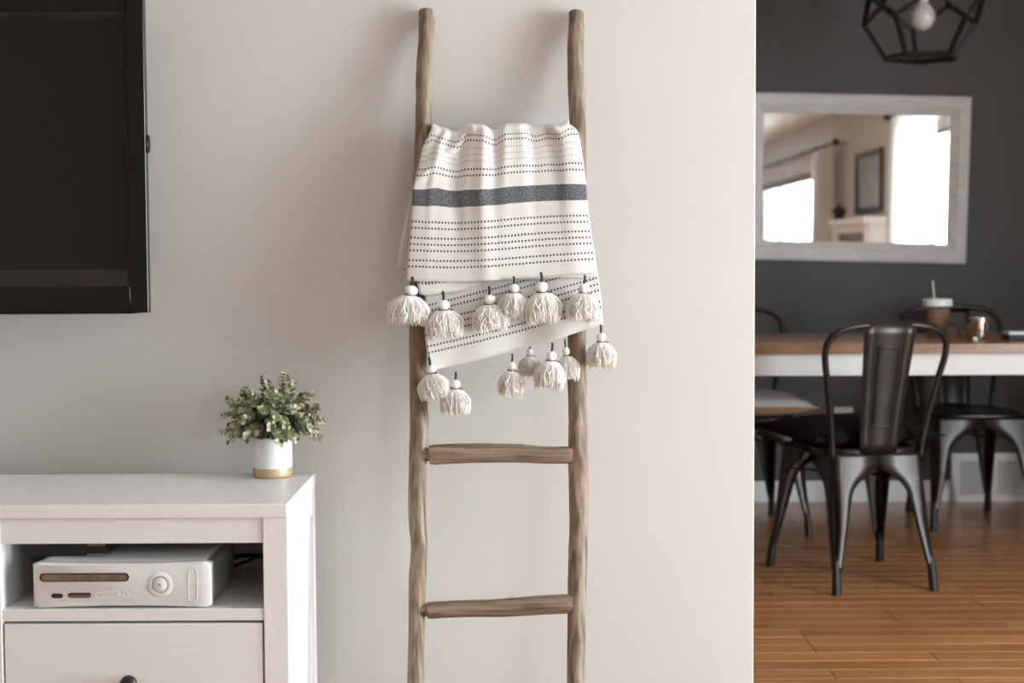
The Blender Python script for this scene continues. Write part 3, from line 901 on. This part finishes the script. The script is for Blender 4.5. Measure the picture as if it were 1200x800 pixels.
pill_line('port_cover', (gx(112), gx(139.5), gz(700), gz(693.4)), M['console'], -0.0002, 0.0007)
pill_line('sensor', (gx(144), gx(150.2), gz(699.4), gz(693.3)), M['console'], -0.0002, 0.0007)
pill_line('storage_catch', (gx(221), gx(231), gz(704.5), gz(666)), M['console'], -0.0002, 0.0007)
cxp, czp = gx(187.5), gz(685)
def disc(name, prof, m, parent):
    o = MB().lathe(prof, n=36).build(name, m, parent, smooth=True, world=False, auto=40)
    o.rotation_euler = (R(90), 0, 0); o.location = (cxp, 0, czp); return o
pb_ = disc('power_button', [(0.0225, -0.002), (0.0225, 0.0002), (0.0205, 0.0014), (0.0150, 0.0012), (0.0142, 0.0)], M['console'], con)
o = MB().lathe([(0.0142, -0.003), (0.0142, 0.0006), (0.0128, 0.0008), (0.0, 0.0010)], n=36).build('button_ring', M['seam'], pb_, smooth=True, world=False, auto=40)
o = MB().lathe([(0.0126, -0.003), (0.0126, 0.0014), (0.0115, 0.0022), (0.0, 0.0026)], n=36).build('button_face', M['console'], pb_, smooth=True, world=False, auto=40)
o = MB().lathe([(0.0025, 0.001), (0.0025, 0.0029), (0.0, 0.0030)], n=16).build('button_mark', M['seam'], pb_, smooth=True, world=False, auto=40)

# ---- black box lying on the console
bl, br = pt(44, 640, GY + 0.06).x, pt(103, 640, GY + 0.06).x
box = thing('set_top_box', 'small black media box with silver edge lying on the game console', 'media box', ((bl + br) / 2, GY + 0.06, ZS + GH - 0.0005))
MB().box(bl - 0.02, br, GY + 0.05, GY + 0.2, ZS + GH, ZS + GH + 0.024).build('case', M['black'], box, bevel=0.003)
mb = MB().box(br, br + 0.033, GY + 0.052, GY + 0.198, ZS + GH, ZS + GH + 0.022)
mb.build('silver_end', M['chrome'], box, bevel=0.002)
MB().box(br + 0.002, br + 0.034, GY + 0.05, GY + 0.051, ZS + GH + 0.004, ZS + GH + 0.018).build('end_panel', M['black'], box)
# ---- cables behind the console
def cable(pts, r, label):
    o = MB().tube(catmull(pts, 8), r, 8).build('cable', M['black'], smooth=True)
    tag(o, label, 'cable', 'cables in the cabinet niche'); return o
xe = CX1 - ST - 0.01
cable([(gr_ - 0.03, GY + GD + 0.004, ZS + 0.030), (gr_ + 0.0, GY + GD + 0.04, ZS + 0.036), (gr_ + 0.035, CY1 - 0.06, ZS + 0.030), (gr_ + 0.06, CY1 - 0.05, ZS + 0.020), (xe - 0.005, CY1 - 0.045, ZS + 0.010)], 0.0045, 'thicker black cable looping down behind the game console')
cable([(gr_ - 0.05, GY + GD + 0.004, ZS + 0.02), (gr_ - 0.01, GY + GD + 0.05, ZS + 0.016), (gr_ + 0.03, CY1 - 0.03, ZS + 0.026), (gr_ + 0.06, CY1 - 0.028, ZS + 0.042), (xe + 0.002, CY1 - 0.03, ZS + 0.058)], 0.0032, 'thin black cable rising behind the game console')

# ================================================================== PLANT
PY = 2.982
pp = pt(316.5, 557, PY - 0.03)
pot = thing('potted_plant', 'small leafy green plant in a white pot with gold base on the cabinet', 'plant', (pp.x, PY, ZT))
PR = 0.0385; PH = 0.079
def side_prof(z0, z1, r0=PR):
    return [(r0, z0), (r0, z1)]
MB().lathe([(PR - 0.004, 0), (PR - 0.001, 0.0015), (PR, 0.005), (PR, 0.0195)], n=40).build('gold_base', M['gold'], pot, smooth=True, world=False, auto=50)
MB().lathe([(PR, 0.0195), (PR + 0.0003, 0.021), (PR + 0.0003, PH - 0.004), (PR - 0.001, PH - 0.001), (PR - 0.003, PH), (PR - 0.005, PH - 0.002), (PR - 0.005, PH - 0.014)], n=40).build('pot', M['ceramic'], pot, smooth=True, world=False, auto=50)
MB().lathe([(0, PH - 0.012), (PR - 0.0052, PH - 0.013)], n=24).build('soil', M['soil'], pot, world=False)
def sprig(rnd, az, el, length):
    mb = MB()
    d = Vector((math.cos(az) * math.cos(el), math.sin(az) * math.cos(el), math.sin(el)))
    p0 = Vector((math.cos(az) * 0.014 * rnd.random(), math.sin(az) * 0.014 * rnd.random(), PH - 0.012))
    tip = p0 + d * length + Vector((0, 0, -0.012 * math.cos(el)))
    mid = p0 + d * length * 0.5 + Vector((0, 0, 0.016))
    path = catmull([p0, mid, tip], 7)
    n = len(path)
    mb.tube(path, [0.0010 * (1 - 0.6 * i / n) for i in range(n)], 4)
    for i in range(3, n):
        T = (path[min(i + 1, n - 1)] - path[i - 1]).normalized()
        A = T.cross(Vector((rnd.uniform(-1, 1), rnd.uniform(-1, 1), rnd.uniform(-1, 1)))).normalized()
        for s in (0, 1, 2):
            a = s * math.pi * 0.67 + i * 1.2
            dirv = (A * math.cos(a) + T.cross(A) * math.sin(a)) * 0.85 + T * rnd.uniform(0.3, 0.7)
            dirv.normalize()
            r = rnd.uniform(0.0048, 0.0084) * (1 - 0.45 * (i / n) ** 3)
            nrm = (T * 0.9 + Vector((rnd.uniform(-.6, .6), rnd.uniform(-.6, .6), rnd.uniform(-.1, .9))))
            side = dirv.cross(nrm).normalized(); up = side.cross(dirv).normalized()
            c = path[i] + dirv * (r * 1.05 + 0.001)
            ring = []
            for k in range(8):
                q = 2 * math.pi * k / 8
                cup = 0.22 * r * (math.sin(q) ** 2)
                ring.append(c + dirv * (math.cos(q) * r * 1.12) + side * (math.sin(q) * r * 0.95) + up * cup)
            b0 = len(mb.v)
            mb.v += [tuple(x) for x in ring] + [tuple(c)]
            mb.f += [(b0 + k, b0 + (k + 1) % 8, b0 + 8) for k in range(8)]
    return mb
rnd = random.Random(12)
NS = 58
for k in range(NS):
    az = k * 2.39996 + rnd.uniform(-0.2, 0.2)
    f = (k + 0.5) / NS
    el = math.asin(1 - 0.80 * f)
    ln = 0.072 + 0.024 * rnd.random() + 0.046 * math.sin(el) ** 2
    # keep the rear of the bush clear of the wall
    sprig(rnd, az, max(0.24, el), ln).build('sprig', M['leaf'], pot, smooth=True, world=False)

# ================================================================== DINING ROOM
# ---- mirror on the dark wall
ml, mr_ = pt(872, 205, 6.46).x, pt(1136.5, 205, 6.46).x
mt, mbm = pt(1010, 110, 6.46).z, pt(1010, 306.5, 6.46).z
mir = thing('wall_mirror', 'large rectangular mirror in a whitewashed wooden frame on the dark wall', 'mirror', ((ml + mr_) / 2, ROOM_Y1, (mt + mbm) / 2))
mir.rotation_euler = (0, R(1.45), 0)
hw, hh = (mr_ - ml) / 2, (mt - mbm) / 2
F1, F2 = 0.058, 0.024
def ring(x1, z1, x2, z2, y1, y2):
    O = [(-x1, y1, -z1), (x1, y1, -z1), (x1, y1, z1), (-x1, y1, z1)]
    I = [(-x2, y2, -z2), (x2, y2, -z2), (x2, y2, z2), (-x2, y2, z2)]
    return O, I
for k in range(4):
    # four mitred frame boards, raised outer step and sloping inner step
    def corner(x, z, y):
        return [(-x, y, -z), (x, y, -z), (x, y, z), (-x, y, z)]
    prof = [(0, 0.0), (0, -0.026), (0.010, -0.032), (0.046, -0.032), (F1, -0.024), (F1 + 0.003, -0.024), (F1 + F2, -0.012), (F1 + F2, 0.0)]
    rows_ = []
    for (ins, yv) in prof:
        c = corner(hw - ins, hh - ins, yv)
        rows_.append([c[k], c[(k + 1) % 4]])
    mb = MB().grid(rows_)
    mb.f.append(tuple(i * 2 for i in range(len(prof)))); mb.f.append(tuple(i * 2 + 1 for i in reversed(range(len(prof)))))
    mb.build('frame_board', M['whitewash'], mir, world=False)
gxh, gzh = hw - F1 - F2 + 0.004, hh - F1 - F2 + 0.004
MB().box(-gxh, gxh, -0.011, -0.006, -gzh, gzh).build('glass', M['mirror'], mir, world=False)

# ---- pendant lamp: a dodecahedron of metal bars
LY = 5.62
A = 0.158
lc = pt(1081, 69, LY)
phi = (1 + 5 ** 0.5) / 2
rf = A * 0.8506508            # circumradius of a face
z_low = lc.z
R_low = rf; R_mid = rf * phi
# heights of the four vertex layers of a dodecahedron standing on a face
h_tot = 2 * A * 1.113516364
h1 = math.sqrt(max(0, A * A - (R_mid - R_low) ** 2))
lay = [(R_low, 0.0, 0), (R_mid, h1, 0), (R_mid, h_tot - h1, 36), (R_low, h_tot, 36)]
lamp = thing('pendant_lamp', 'black geometric dodecahedron pendant lamp hanging over the dining table', 'lamp', (lc.x, LY, z_low))
def dv(layer, k):
    r, z, a0 = lay[layer]
    a = R(a0 + 72 * k + 59)
    return Vector((r * math.cos(a), -r * math.sin(a), z))
edges = []
for k in range(5):
    edges += [(dv(0, k), dv(0, k + 1)), (dv(0, k), dv(1, k)), (dv(1, k), dv(2, k)), (dv(1, k), dv(2, k - 1)), (dv(2, k), dv(3, k)), (dv(3, k), dv(3, k + 1))]
ctr = Vector((0, 0, h_tot / 2))
for a, b_ in edges:
    mb = MB()
    T = (b_ - a).normalized(); out_ = ((a + b_) / 2 - ctr).normalized(); U = T.cross(out_).normalized()
    b0 = len(mb.v)
    for p in (a - T * 0.003, b_ + T * 0.003):
        for (i, j) in ((-1, -1), (1, -1), (1, 1), (-1, 1)):
            mb.v.append(tuple(p + U * i * 0.0065 + out_ * (j * 0.009 - 0.006)))
    mb.f += [(0, 3, 2, 1), (4, 5, 6, 7)] + [(q, (q + 1) % 4, 4 + (q + 1) % 4, 4 + q) for q in range(4)]
    mb.build('bar', M['black_metal'], lamp, world=False)
bz = pt(1081, 20, LY).z - z_low
MB().lathe([(0, -0.047), (0.018, -0.0445), (0.034, -0.033), (0.044, -0.015), (0.0462, 0.0), (0.044, 0.015), (0.035, 0.030), (0.024, 0.042), (0.017, 0.052), (0.0155, 0.062)], c=(0, 0, bz), n=28).build('bulb', M['bulb'], lamp, smooth=True, world=False)
MB().lathe([(0.0, 0.056), (0.0185, 0.056), (0.0195, 0.058), (0.0195, 0.064)], c=(0, 0, bz), n=24).build('bulb_collar', M['ceramic'], lamp, smooth=True, world=False, auto=40)
MB().lathe([(0.022, 0.064), (0.022, 0.12), (0.008, 0.132), (0.0, 0.133)], c=(0, 0, bz), n=24).build('socket', M['black_metal'], lamp, smooth=True, world=False, auto=40)
MB().tube([(0, 0, bz + 0.13), (0, 0, CEIL - z_low)], 0.004, 8).build('lamp_cord', M['black'], lamp, smooth=True, world=False)
MB().lathe([(0.0, 0.0), (0.05, 0.004), (0.06, 0.012), (0.06, 0.022)], c=(0, 0, CEIL - z_low - 0.022), n=28).build('ceiling_canopy', M['black_metal'], lamp, smooth=True, world=False, auto=40)

# ---- dining table
TY0, TY1 = 5.22, 5.93
TZ = pt(1000, 403, TY0).z
TZb = pt(1000, 415, TY0).z
TX0, TX1 = 0.42, 2.50
table = thing('dining_table', 'long dining table with brown wooden top and white apron', 'table', ((TX0 + TX1) / 2, (TY0 + TY1) / 2, 0))
nb = 5
for k in range(nb):
    w = (TY1 - TY0) / nb
    MB().box(TX0, TX1, TY0 + k * w + 0.0006, TY0 + (k + 1) * w - 0.0006, TZb, TZ).build('top_board', M['table_top'], table, bevel=0.002)
az = pt(1000, 440, TY0 + 0.02).z
MB().box(TX0 + 0.09, TX1 - 0.09, TY0 + 0.02, TY0 + 0.04, az, TZb).build('apron', M['table_white'], table, bevel=0.002)
MB().box(TX0 + 0.09, TX1 - 0.09, TY1 - 0.04, TY1 - 0.02, az, TZb).build('apron', M['table_white'], table, bevel=0.002)
for x in (TX0 + 0.03, TX1 - 0.05):
    MB().box(x, x + 0.02, TY0 + 0.09, TY1 - 0.09, az, TZb).build('apron', M['table_white'], table, bevel=0.002)
for x in (TX0 + 0.055, TX1 - 0.055):
    for yv in (TY0 + 0.055, TY1 - 0.055):
        mb = MB()
        mb.box(x - 0.036, x + 0.036, yv - 0.036, yv + 0.036, TZb - 0.14, TZb)
        mb.lathe([(0.026, 0), (0.022, 0.02), (0.030, 0.08), (0.034, 0.4), (0.028, TZb - 0.19), (0.034, TZb - 0.17), (0.030, TZb - 0.14)], c=(x, yv, 0), n=20)
        mb.build('leg', M['table_white'], table)

# ---- metal cafe chairs
def make_chair():
    root = thing('cafe_chair', None, 'chair', group='metal chairs around the dining table')
    SH = 0.442
    # seat pan
    def sup(hx, hy, z, n=40, e=5.0, yo=0.0):
        r = []
        for k in range(n):
            a = 2 * math.pi * k / n
            c, s = math.cos(a), math.sin(a)
            q = (abs(c) ** e + abs(s) ** e) ** (-1 / e)
            r.append((hx * q * c * (0.915 + 0.085 * q * s), hy * q * s + yo, z))
        return r
    hx, hy = 0.180, 0.178
    rows = [sup(0.02, 0.02, SH - 0.008), sup(hx * .55, hy * .55, SH - 0.007), sup(hx * .86, hy * .86, SH - 0.005), sup(hx * .93, hy * .93, SH), sup(hx * .975, hy * .975, SH + 0.001), sup(hx, hy, SH - 0.006), sup(hx * 1.005, hy * 1.005, SH - 0.026), sup(hx * .97, hy * .97, SH - 0.026)]
    mb = MB().grid(rows, close=True); mb.ngon(rows[0])
    mb.build('seat', M['chair'], root, smooth=True, world=False, solid=0.002)
    # pressed-steel legs: L profile that flares into the arch under the seat
    for sx in (-1, 1):
        for sy in (-1, 1):
            topc = Vector((sx * (0.152 if sy < 0 else 0.181), sy * 0.179, SH - 0.012)); foot = Vector((sx * (0.168 if sy < 0 else 0.203), sy * (0.238 if sy < 0 else 0.228), 0.075))
            NZ = 26
            rows = []
            for j in range(NZ + 1):
                t = j / NZ
                c = topc.lerp(foot, t ** 1.0)
                # slight outward bow
                w = 0.086 * (1 - t) + 0.023 * t + 0.13 * min(1, max(0, 1 - (t - 0.07) / 0.31)) ** 2.3
                wy = min(w, 0.1795)
                w = min(w, 0.1525 if sy < 0 else 0.1815)
                r = min(0.026, w * 0.55)
                g = 0.011 * max(0, 1 - abs(t - 0.58) / 0.34) ** 0.5 if 0.24 < t < 0.92 else 0
                ax = Vector((-sx, 0, 0)); ay = Vector((0, -sy, 0))
                ring = []
                # curled lip, flange, rounded corner, flange, curled lip
                ring.append(c + ax * (w - 0.001) + ay * 0.009)
                ring.append(c + ax * w + ay * 0.003)
                ring.append(c + ax * (w - 0.003))
                ring.append(c + ax * (r + (w - r) * 0.5))
                for k in range(7):
                    a = math.pi / 2 * k / 6
                    off = (ax + ay) * r - (ay * math.cos(a) + ax * math.sin(a)) * r
                    groove = g * math.exp(-((k - 3) / 1.2) ** 2)
                    ring.append(c + off + (ax + ay).normalized() * groove)
                ring.append(c + ay * (r + (wy - r) * 0.5))
                ring.append(c + ay * (wy - 0.003))
                ring.append(c + ay * wy + ax * 0.003)
                ring.append(c + ay * (wy - 0.001) + ax * 0.009)
                rows.append(ring)
            lg = MB().grid(rows).build('leg', M['chair'], root, smooth=True, world=False, solid=0.0022)
            d = (foot - topc).normalized()
            cin = foot + Vector((-sx * 0.009, -sy * 0.009, 0))
            end = cin + d * ((cin.z - 0.0) / -d.z)
            ft = MB().tube([cin - d * 0.03, cin + (end - cin) * 0.5, end], [0.011, 0.0145, 0.0145], 14)
            ft.v = [(x, yv, max(0, z)) for x, yv, z in ft.v]
            ft.build('foot_cap', M['rubber'], lg, smooth=True, world=False, auto=50)
    # crossed braces under the seat
    for s in (-1, 1):
        MB().bar((-0.17, -0.17 * s, SH - 0.095 + 0.004 * s), (0.17, 0.17 * s, SH - 0.095 + 0.004 * s), 0.022, 0.004).build('brace', M['chair'], root, world=False)
    # bent tube back
    half = [(0.147, -0.168, SH - 0.03), (0.156, -0.178, SH + 0.06), (0.180, -0.205, SH + 0.20), (0.199, -0.226, SH + 0.295), (0.190, -0.240, SH + 0.348), (0.150, -0.250, SH + 0.379), (0.085, -0.254, SH + 0.391), (0.0, -0.255, SH + 0.394)]
    path = [Vector(p) for p in half] + [Vector((-x, yv, z)) for x, yv, z in reversed(half[:-1])]
    MB().tube(catmull(path, 6), 0.0105, 12).build('back_frame', M['chair'], root, smooth=True, world=False)
    # back slat
    rows = []
    for j in range(13):
        t = j / 12
        hw_ = 0.061 + 0.026 * t
        yv = -0.176 - 0.085 * t ** 1.15; z = SH - 0.015 + (0.412) * t
        rows.append([(x * hw_, yv - 0.012 * (1 - x * x) - (0.004 if abs(x) > 0.99 else 0), z) for x in (-1, -0.97, -0.6, -0.2, 0.2, 0.6, 0.97, 1)])
    sl = MB().grid(rows).build('back_slat', M['chair'], root, smooth=True, world=False, solid=0.002)
    def sp(x, t):
        hw_ = 0.061 + 0.026 * t
        return Vector((x * hw_, -0.176 - 0.085 * t ** 1.15 - 0.012 * (1 - x * x), SH - 0.015 + 0.412 * t))
    loop = [sp(0.42, 0.22 + 0.6 * k / 8) for k in range(9)] + [sp(0.42 - 0.84 * k / 5, 0.82) for k in range(1, 6)] + [sp(-0.42, 0.82 - 0.6 * k / 8) for k in range(1, 9)] + [sp(-0.42 + 0.84 * k / 5, 0.22) for k in range(1, 6)]
    MB().tube(loop, 0.0044, 8, False).build('pressed_rib', M['chair'], sl, smooth=True, world=False)
    return root
chA = make_chair()
chB = copy_tree(chA); chC = copy_tree(chA)
chA.location = (1.107, 4.955, 0); chA.rotation_euler = (0, 0, R(11.5))
chA['label'] = 'dark metal cafe chair with a black cushion, its back toward the room'
chB.location = (0.893, 5.90, 0); chB.rotation_euler = (0, 0, R(183))
chB['label'] = 'dark metal cafe chair with a tan cushion, on the far side of the table'
chC.location = (1.785, 6.0, 0); chC.rotation_euler = (0, 0, R(181))
chC['label'] = 'dark metal cafe chair with bare seat in front of the wall vent'

# ---- cushions
def pillow(half, thick, puff, seed, pinch=0.10, n=22, both=True):
    rnd = random.Random(seed)
    top, bot = [], []
    for j in range(n + 1):
        rt, rb = [], []
        for i in range(n + 1):
            u = -1 + 2 * i / n; v = -1 + 2 * j / n
            x = u * (1 - pinch * (1 - v * v)) ; yv = v * (1 - pinch * (1 - u * u))
            h = ((1 - u ** 2) * (1 - v ** 2)) ** 0.42
            nz = 1 + 0.05 * math.sin(5 * u + seed) * math.cos(4 * v + seed)
            rt.append((x * half, yv * half, thick * puff * h * nz)); rb.append((x * half, yv * half, -thick * (1 - puff) * h))
        top.append(rt); bot.append(rb)
    mb = MB().grid(top).grid(bot)
    return mb
def edge_seam(half, z, m, parent, pinch=0.10):
    ringp = []
    for (a, b_) in (((-1, -1), (1, -1)), ((1, -1), (1, 1)), ((1, 1), (-1, 1)), ((-1, 1), (-1, -1))):
        for k in range(8):
            t = k / 8; u = a[0] + (b_[0] - a[0]) * t; v = a[1] + (b_[1] - a[1]) * t
            ringp.append(Vector((u * (1 - pinch * (1 - v * v)) * half, v * (1 - pinch * (1 - u * u)) * half, z)))
    ringp.append(ringp[0])
    MB().tube(ringp, 0.003, 6, False).build('seam', m, parent, smooth=True, world=False)
SEAT_TOP = 0.4435
aA = R(16)
cA = thing('seat_cushion', 'plush black throw cushion lying on the near metal chair', 'cushion', (chA.location.x - math.sin(aA) * 0.07 + 0.006, chA.location.y + math.cos(aA) * 0.07, SEAT_TOP), aA)
mb = pillow(0.228, 0.094, 0.56, 2)
mb.v = [(x, yv, max(z, -0.030) + 0.030) for x, yv, z in mb.v]
mb.build('cover', M['pillow_dark'], cA, smooth=True, world=False)
edge_seam(0.228, 0.030, M['pillow_dark'], cA)
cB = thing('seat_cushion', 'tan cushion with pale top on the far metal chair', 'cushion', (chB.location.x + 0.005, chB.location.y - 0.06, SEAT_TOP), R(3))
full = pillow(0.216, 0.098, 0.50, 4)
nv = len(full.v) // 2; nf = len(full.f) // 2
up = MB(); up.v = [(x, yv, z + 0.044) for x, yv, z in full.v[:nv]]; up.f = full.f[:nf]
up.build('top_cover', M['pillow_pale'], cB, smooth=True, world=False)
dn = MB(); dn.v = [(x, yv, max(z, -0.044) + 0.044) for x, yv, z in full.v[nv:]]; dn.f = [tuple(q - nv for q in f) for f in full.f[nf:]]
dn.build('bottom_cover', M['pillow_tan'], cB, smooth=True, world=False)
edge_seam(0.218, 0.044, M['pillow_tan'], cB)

# ---- iced coffee
q = pt(1098, 392, 5.62)
cup = thing('iced_coffee_cup', 'clear plastic cup of milky iced coffee with lid and straw on the table', 'cup', (q.x, 5.62, TZ))
HC = pt(1098, 350, 5.62).z - TZ
k = HC / 0.125
MB().lathe([(0.031 * 1.0, 0.0005), (0.0335, 0.004), (0.048, HC - 0.022)], n=32).build('cup_wall', M['cup'], cup, smooth=True, world=False, auto=50)
MB().lathe([(0.0, 0.003), (0.0305, 0.003), (0.0325, 0.006), (0.0445, HC - 0.036), (0.0, HC - 0.036)], n=32).build('coffee', M['coffee'], cup, smooth=True, world=False, auto=40)
MB().lathe([(0.048, HC - 0.028), (0.0535, HC - 0.026), (0.0545, HC - 0.020), (0.0535, HC - 0.004), (0.050, HC), (0.006, HC - 0.002), (0.0, HC - 0.002)], n=32).build('lid', M['lid'], cup, smooth=True, world=False, auto=50)
tipz = pt(1093, 329, 5.62)
MB().tube([(0.0, 0.0, 0.02), (tipz.x - q.x, 0, tipz.z - TZ)], 0.0035, 10).build('straw', M['straw'], cup, smooth=True, world=False)
# ---- steel tumbler
q = pt(1147, 399, 5.40)
HT = pt(1147, 372, 5.40).z - TZ
tum = thing('steel_tumbler', 'small shiny steel tumbler standing on the table', 'tumbler', (q.x, 5.40, TZ))
MB().lathe([(0.0, 0.001), (0.025, 0.001), (0.0275, 0.004), (0.030, 0.02), (0.0335, HT * 0.75), (0.0365, HT - 0.002), (0.0355, HT), (0.0345, HT - 0.002), (0.031, HT * 0.7), (0.027, 0.012), (0.0, 0.010)], n=32).build('tumbler_body', M['steel'], tum, smooth=True, world=False, auto=60)
MB().tube([(0.0366 * math.cos(a), 0.0366 * math.sin(a), HT - 0.001) for a in [2 * math.pi * i / 24 for i in range(25)]], 0.0014, 6, False).build('rim', M['steel'], tum, smooth=True, world=False)
# ---- small things beside the tumbler
q = pt(1125, 394, 5.50)
tr = thing('wooden_trinket', 'tiny brown knob shaped trinket between the coffee cup and the tumbler', 'trinket', (q.x, 5.50, TZ))
MB().lathe([(0.011, 0.0), (0.013, 0.003), (0.008, 0.008), (0.006, 0.014)], n=18).build('trinket_foot', M['brown_bit'], tr, smooth=True, world=False)
MB().lathe([(0.006, 0.013), (0.010, 0.018), (0.010, 0.024), (0.006, 0.029), (0.0, 0.031)], n=18).build('trinket_head', M['brown_bit'], tr, smooth=True, world=False)
q = pt(1136, 396, 5.46)
sp_ = thing('amber_bottle', 'tiny amber bottle with pale cap against the tumbler', 'bottle', (q.x, 5.46, TZ))
M['amber'] = mat('amber_glass', (0.34, 0.15, 0.035), 0.12, coat=0.5)
MB().lathe([(0.0, 0.0), (0.011, 0.0), (0.012, 0.003), (0.012, 0.030), (0.006, 0.038), (0.006, 0.042)], n=18).build('bottle_body', M['amber'], sp_, smooth=True, world=False, auto=60)
MB().lathe([(0.0075, 0.041), (0.0075, 0.054), (0.006, 0.056), (0.0, 0.056)], n=18).build('cap', M['pillow_tan'], sp_, smooth=True, world=False, auto=50)
q = pt(1142.5, 398, 5.33)
o = MB().lathe([(0.0, 0.0), (0.008, 0.0), (0.0105, 0.004), (0.010, 0.012), (0.007, 0.016), (0.0, 0.017)], n=18).build('salt_pot', M['ceramic'], smooth=True)
o.location = (q.x, 5.33, TZ); tag(o, 'tiny round white pot in front of the tumbler', 'pot')
q = pt(1191, 396, 5.42)
ts = thing('black_case', 'low black case with a white lid at the table edge', 'case', (q.x + 0.01, 5.44, TZ))
MB().box(-0.045, 0.06, -0.04, 0.04, 0, 0.018).build('case_base', M['black'], ts, bevel=0.004, world=False)
MB().box(-0.041, 0.06, -0.036, 0.036, 0.018, 0.030).build('case_lid', M['ceramic'], ts, bevel=0.004, world=False)

# ================================================================== WHAT THE MIRROR SHOWS: the right wall of the living room
def curtain(name, label, y0, y1, z0, z1, m, amp, waves, xo=0.10, flare=0.0, group=None):
    root = thing(name, label, 'curtain', (ROOM_X1 - xo, (y0 + y1) / 2, z0), group=group)
    rows = []
    for j in range(13):
        t = j / 12; z = z1 + (z0 - z1) * t; r = []
        for i in range(waves * 8 + 1):
            s = i / (waves * 8)
            yv = y0 - flare * t + (y1 - y0 + flare * t) * s
            r.append((ROOM_X1 - xo + amp * math.sin(2 * math.pi * waves * s + 0.4 * math.sin(3 * t)) * (0.6 + 0.4 * t), yv, z))
        rows.append(r)
    MB().grid(rows).build('cloth', m, root, smooth=True)
    return root
c1 = curtain('sheer_curtain', 'sheer white curtain drawn over the sliding glass door', 0.36, 1.50, 0.02, 2.16, M['sheer'], 0.03, 9, flare=0.28)
c2 = curtain('linen_curtain', 'off white curtain beside the patterned valance', -2.85, -1.82, 0.02, 2.09, M['curtain'], 0.03, 8, xo=0.12)
def rod(name, label, y0, y1, z, xo):
    r = thing(name, label, 'curtain rod', (ROOM_X1 - xo, (y0 + y1) / 2, z))
    MB().tube([(ROOM_X1 - xo, y0, z), (ROOM_X1 - xo, y1, z)], 0.012, 10).build('pole', M['black'], r, smooth=True)
    for yv in (y0, y1):
        f = MB().lathe([(0.0, -0.04), (0.026, -0.028), (0.034, 0.0), (0.026, 0.028), (0.0, 0.04)], c=(ROOM_X1 - xo, yv, z), n=16).build('finial', M['black'], r, smooth=True)
    for yv in (y0 + 0.1, y1 - 0.1):
        MB().tube([(ROOM_X1 - xo, yv, z - 0.004), (ROOM_X1, yv, z - 0.004)], 0.008, 8).build('bracket', M['black'], r)
rod('curtain_rod', 'black curtain rod with ball ends above the sliding door', 0.24, 2.75, 2.185, 0.10)
rod('curtain_rod', 'black curtain rod with ball ends above the living room window', -6.6, -1.70, 2.115, 0.12)
va = thing('window_valance', 'patterned grey and white fabric valance across the living room window', 'valance', (ROOM_X1 - 0.03, -4.6, 1.84))
MB().box(ROOM_X1 - 0.075, ROOM_X1 - 0.02, -6.45, -2.95, 1.91, 2.17).build('valance_cloth', M['valance'], va, bevel=0.01)
MB().box(ROOM_X1 - 0.085, ROOM_X1 - 0.02, -6.45, -2.95, 1.83, 1.91).build('valance_hem', M['valance_band'], va, bevel=0.01)
sh = thing('door_shade', 'grey rolled fabric shade at the head of the sliding glass door', 'shade', (ROOM_X1 - 0.03, 1.8, 1.93))
MB().box(ROOM_X1 - 0.055, ROOM_X1 - 0.016, 1.50, 2.50, 1.965, 2.06).build('shade_cloth', M['valance'], sh, bevel=0.008)
MB().box(ROOM_X1 - 0.055, ROOM_X1 - 0.016, 1.50, 2.50, 1.93, 1.965).build('shade_hem', M['valance_band'], sh, bevel=0.006)
pic = thing('framed_picture', 'black framed picture on the wall beside the sheer curtain', 'picture', (ROOM_X1, -0.78, 1.40))
y0, y1, z0, z1 = -1.28, -0.28, 1.42, 1.97
mb = MB(); t = 0.05
mb.box(ROOM_X1 - 0.03, ROOM_X1 - 0.001, y0, y0 + t, z0, z1); mb.box(ROOM_X1 - 0.03, ROOM_X1 - 0.001, y1 - t, y1, z0, z1)
mb.box(ROOM_X1 - 0.03, ROOM_X1 - 0.001, y0 + t, y1 - t, z0, z0 + t); mb.box(ROOM_X1 - 0.03, ROOM_X1 - 0.001, y0 + t, y1 - t, z1 - t, z1)
mb.build('frame', M['black'], pic, bevel=0.003)
MB().box(ROOM_X1 - 0.012, ROOM_X1 - 0.004, y0 + t, y1 - t, z0 + t, z1 - t).build('print', M['picture_dark'], pic)
mn = thing('mantel_shelf', 'white mantel with grey infill against the living room wall', 'mantel', (ROOM_X1 - 0.1, -0.9, 0))
MB().box(ROOM_X1 - 0.22, ROOM_X1, -1.52, -0.06, 1.31, 1.37).build('mantel_top', M['trim'], mn, bevel=0.004)
for yv in (-1.48, -0.22):
    MB().box(ROOM_X1 - 0.19, ROOM_X1, yv, yv + 0.13, 0, 1.31).build('mantel_post', M['trim'], mn, bevel=0.004)
MB().box(ROOM_X1 - 0.14, ROOM_X1, -1.35, -0.22, 0, 1.24).build('mantel_infill', M['brick_grey'], mn)
MB().box(ROOM_X1 - 0.18, ROOM_X1, -1.35, -0.22, 1.24, 1.31).build('mantel_beam', M['trim'], mn, bevel=0.004)
vs = thing('star_lantern', 'small dark star shaped ornament standing on the white mantel', 'ornament', (ROOM_X1 - 0.14, -1.42, 1.37))
star = []
for k in range(10):
    a = math.pi / 2 + k * math.pi / 5; r = 0.085 if k % 2 == 0 else 0.048
    star.append((r * math.cos(a), 0, 0.07 + r * math.sin(a)))
mb = MB(); b0 = 0
mb.v = star + [(0, -0.035, 0.07), (0, 0.035, 0.07)]
mb.f = [(k, (k + 1) % 10, 10) for k in range(10)] + [((k + 1) % 10, k, 11) for k in range(10)]
mb.build('star_body', M['black'], vs, world=False)
MB().box(-0.03, 0.03, -0.04, 0.04, 0.0, 0.006).build('star_base', M['black'], vs, world=False)
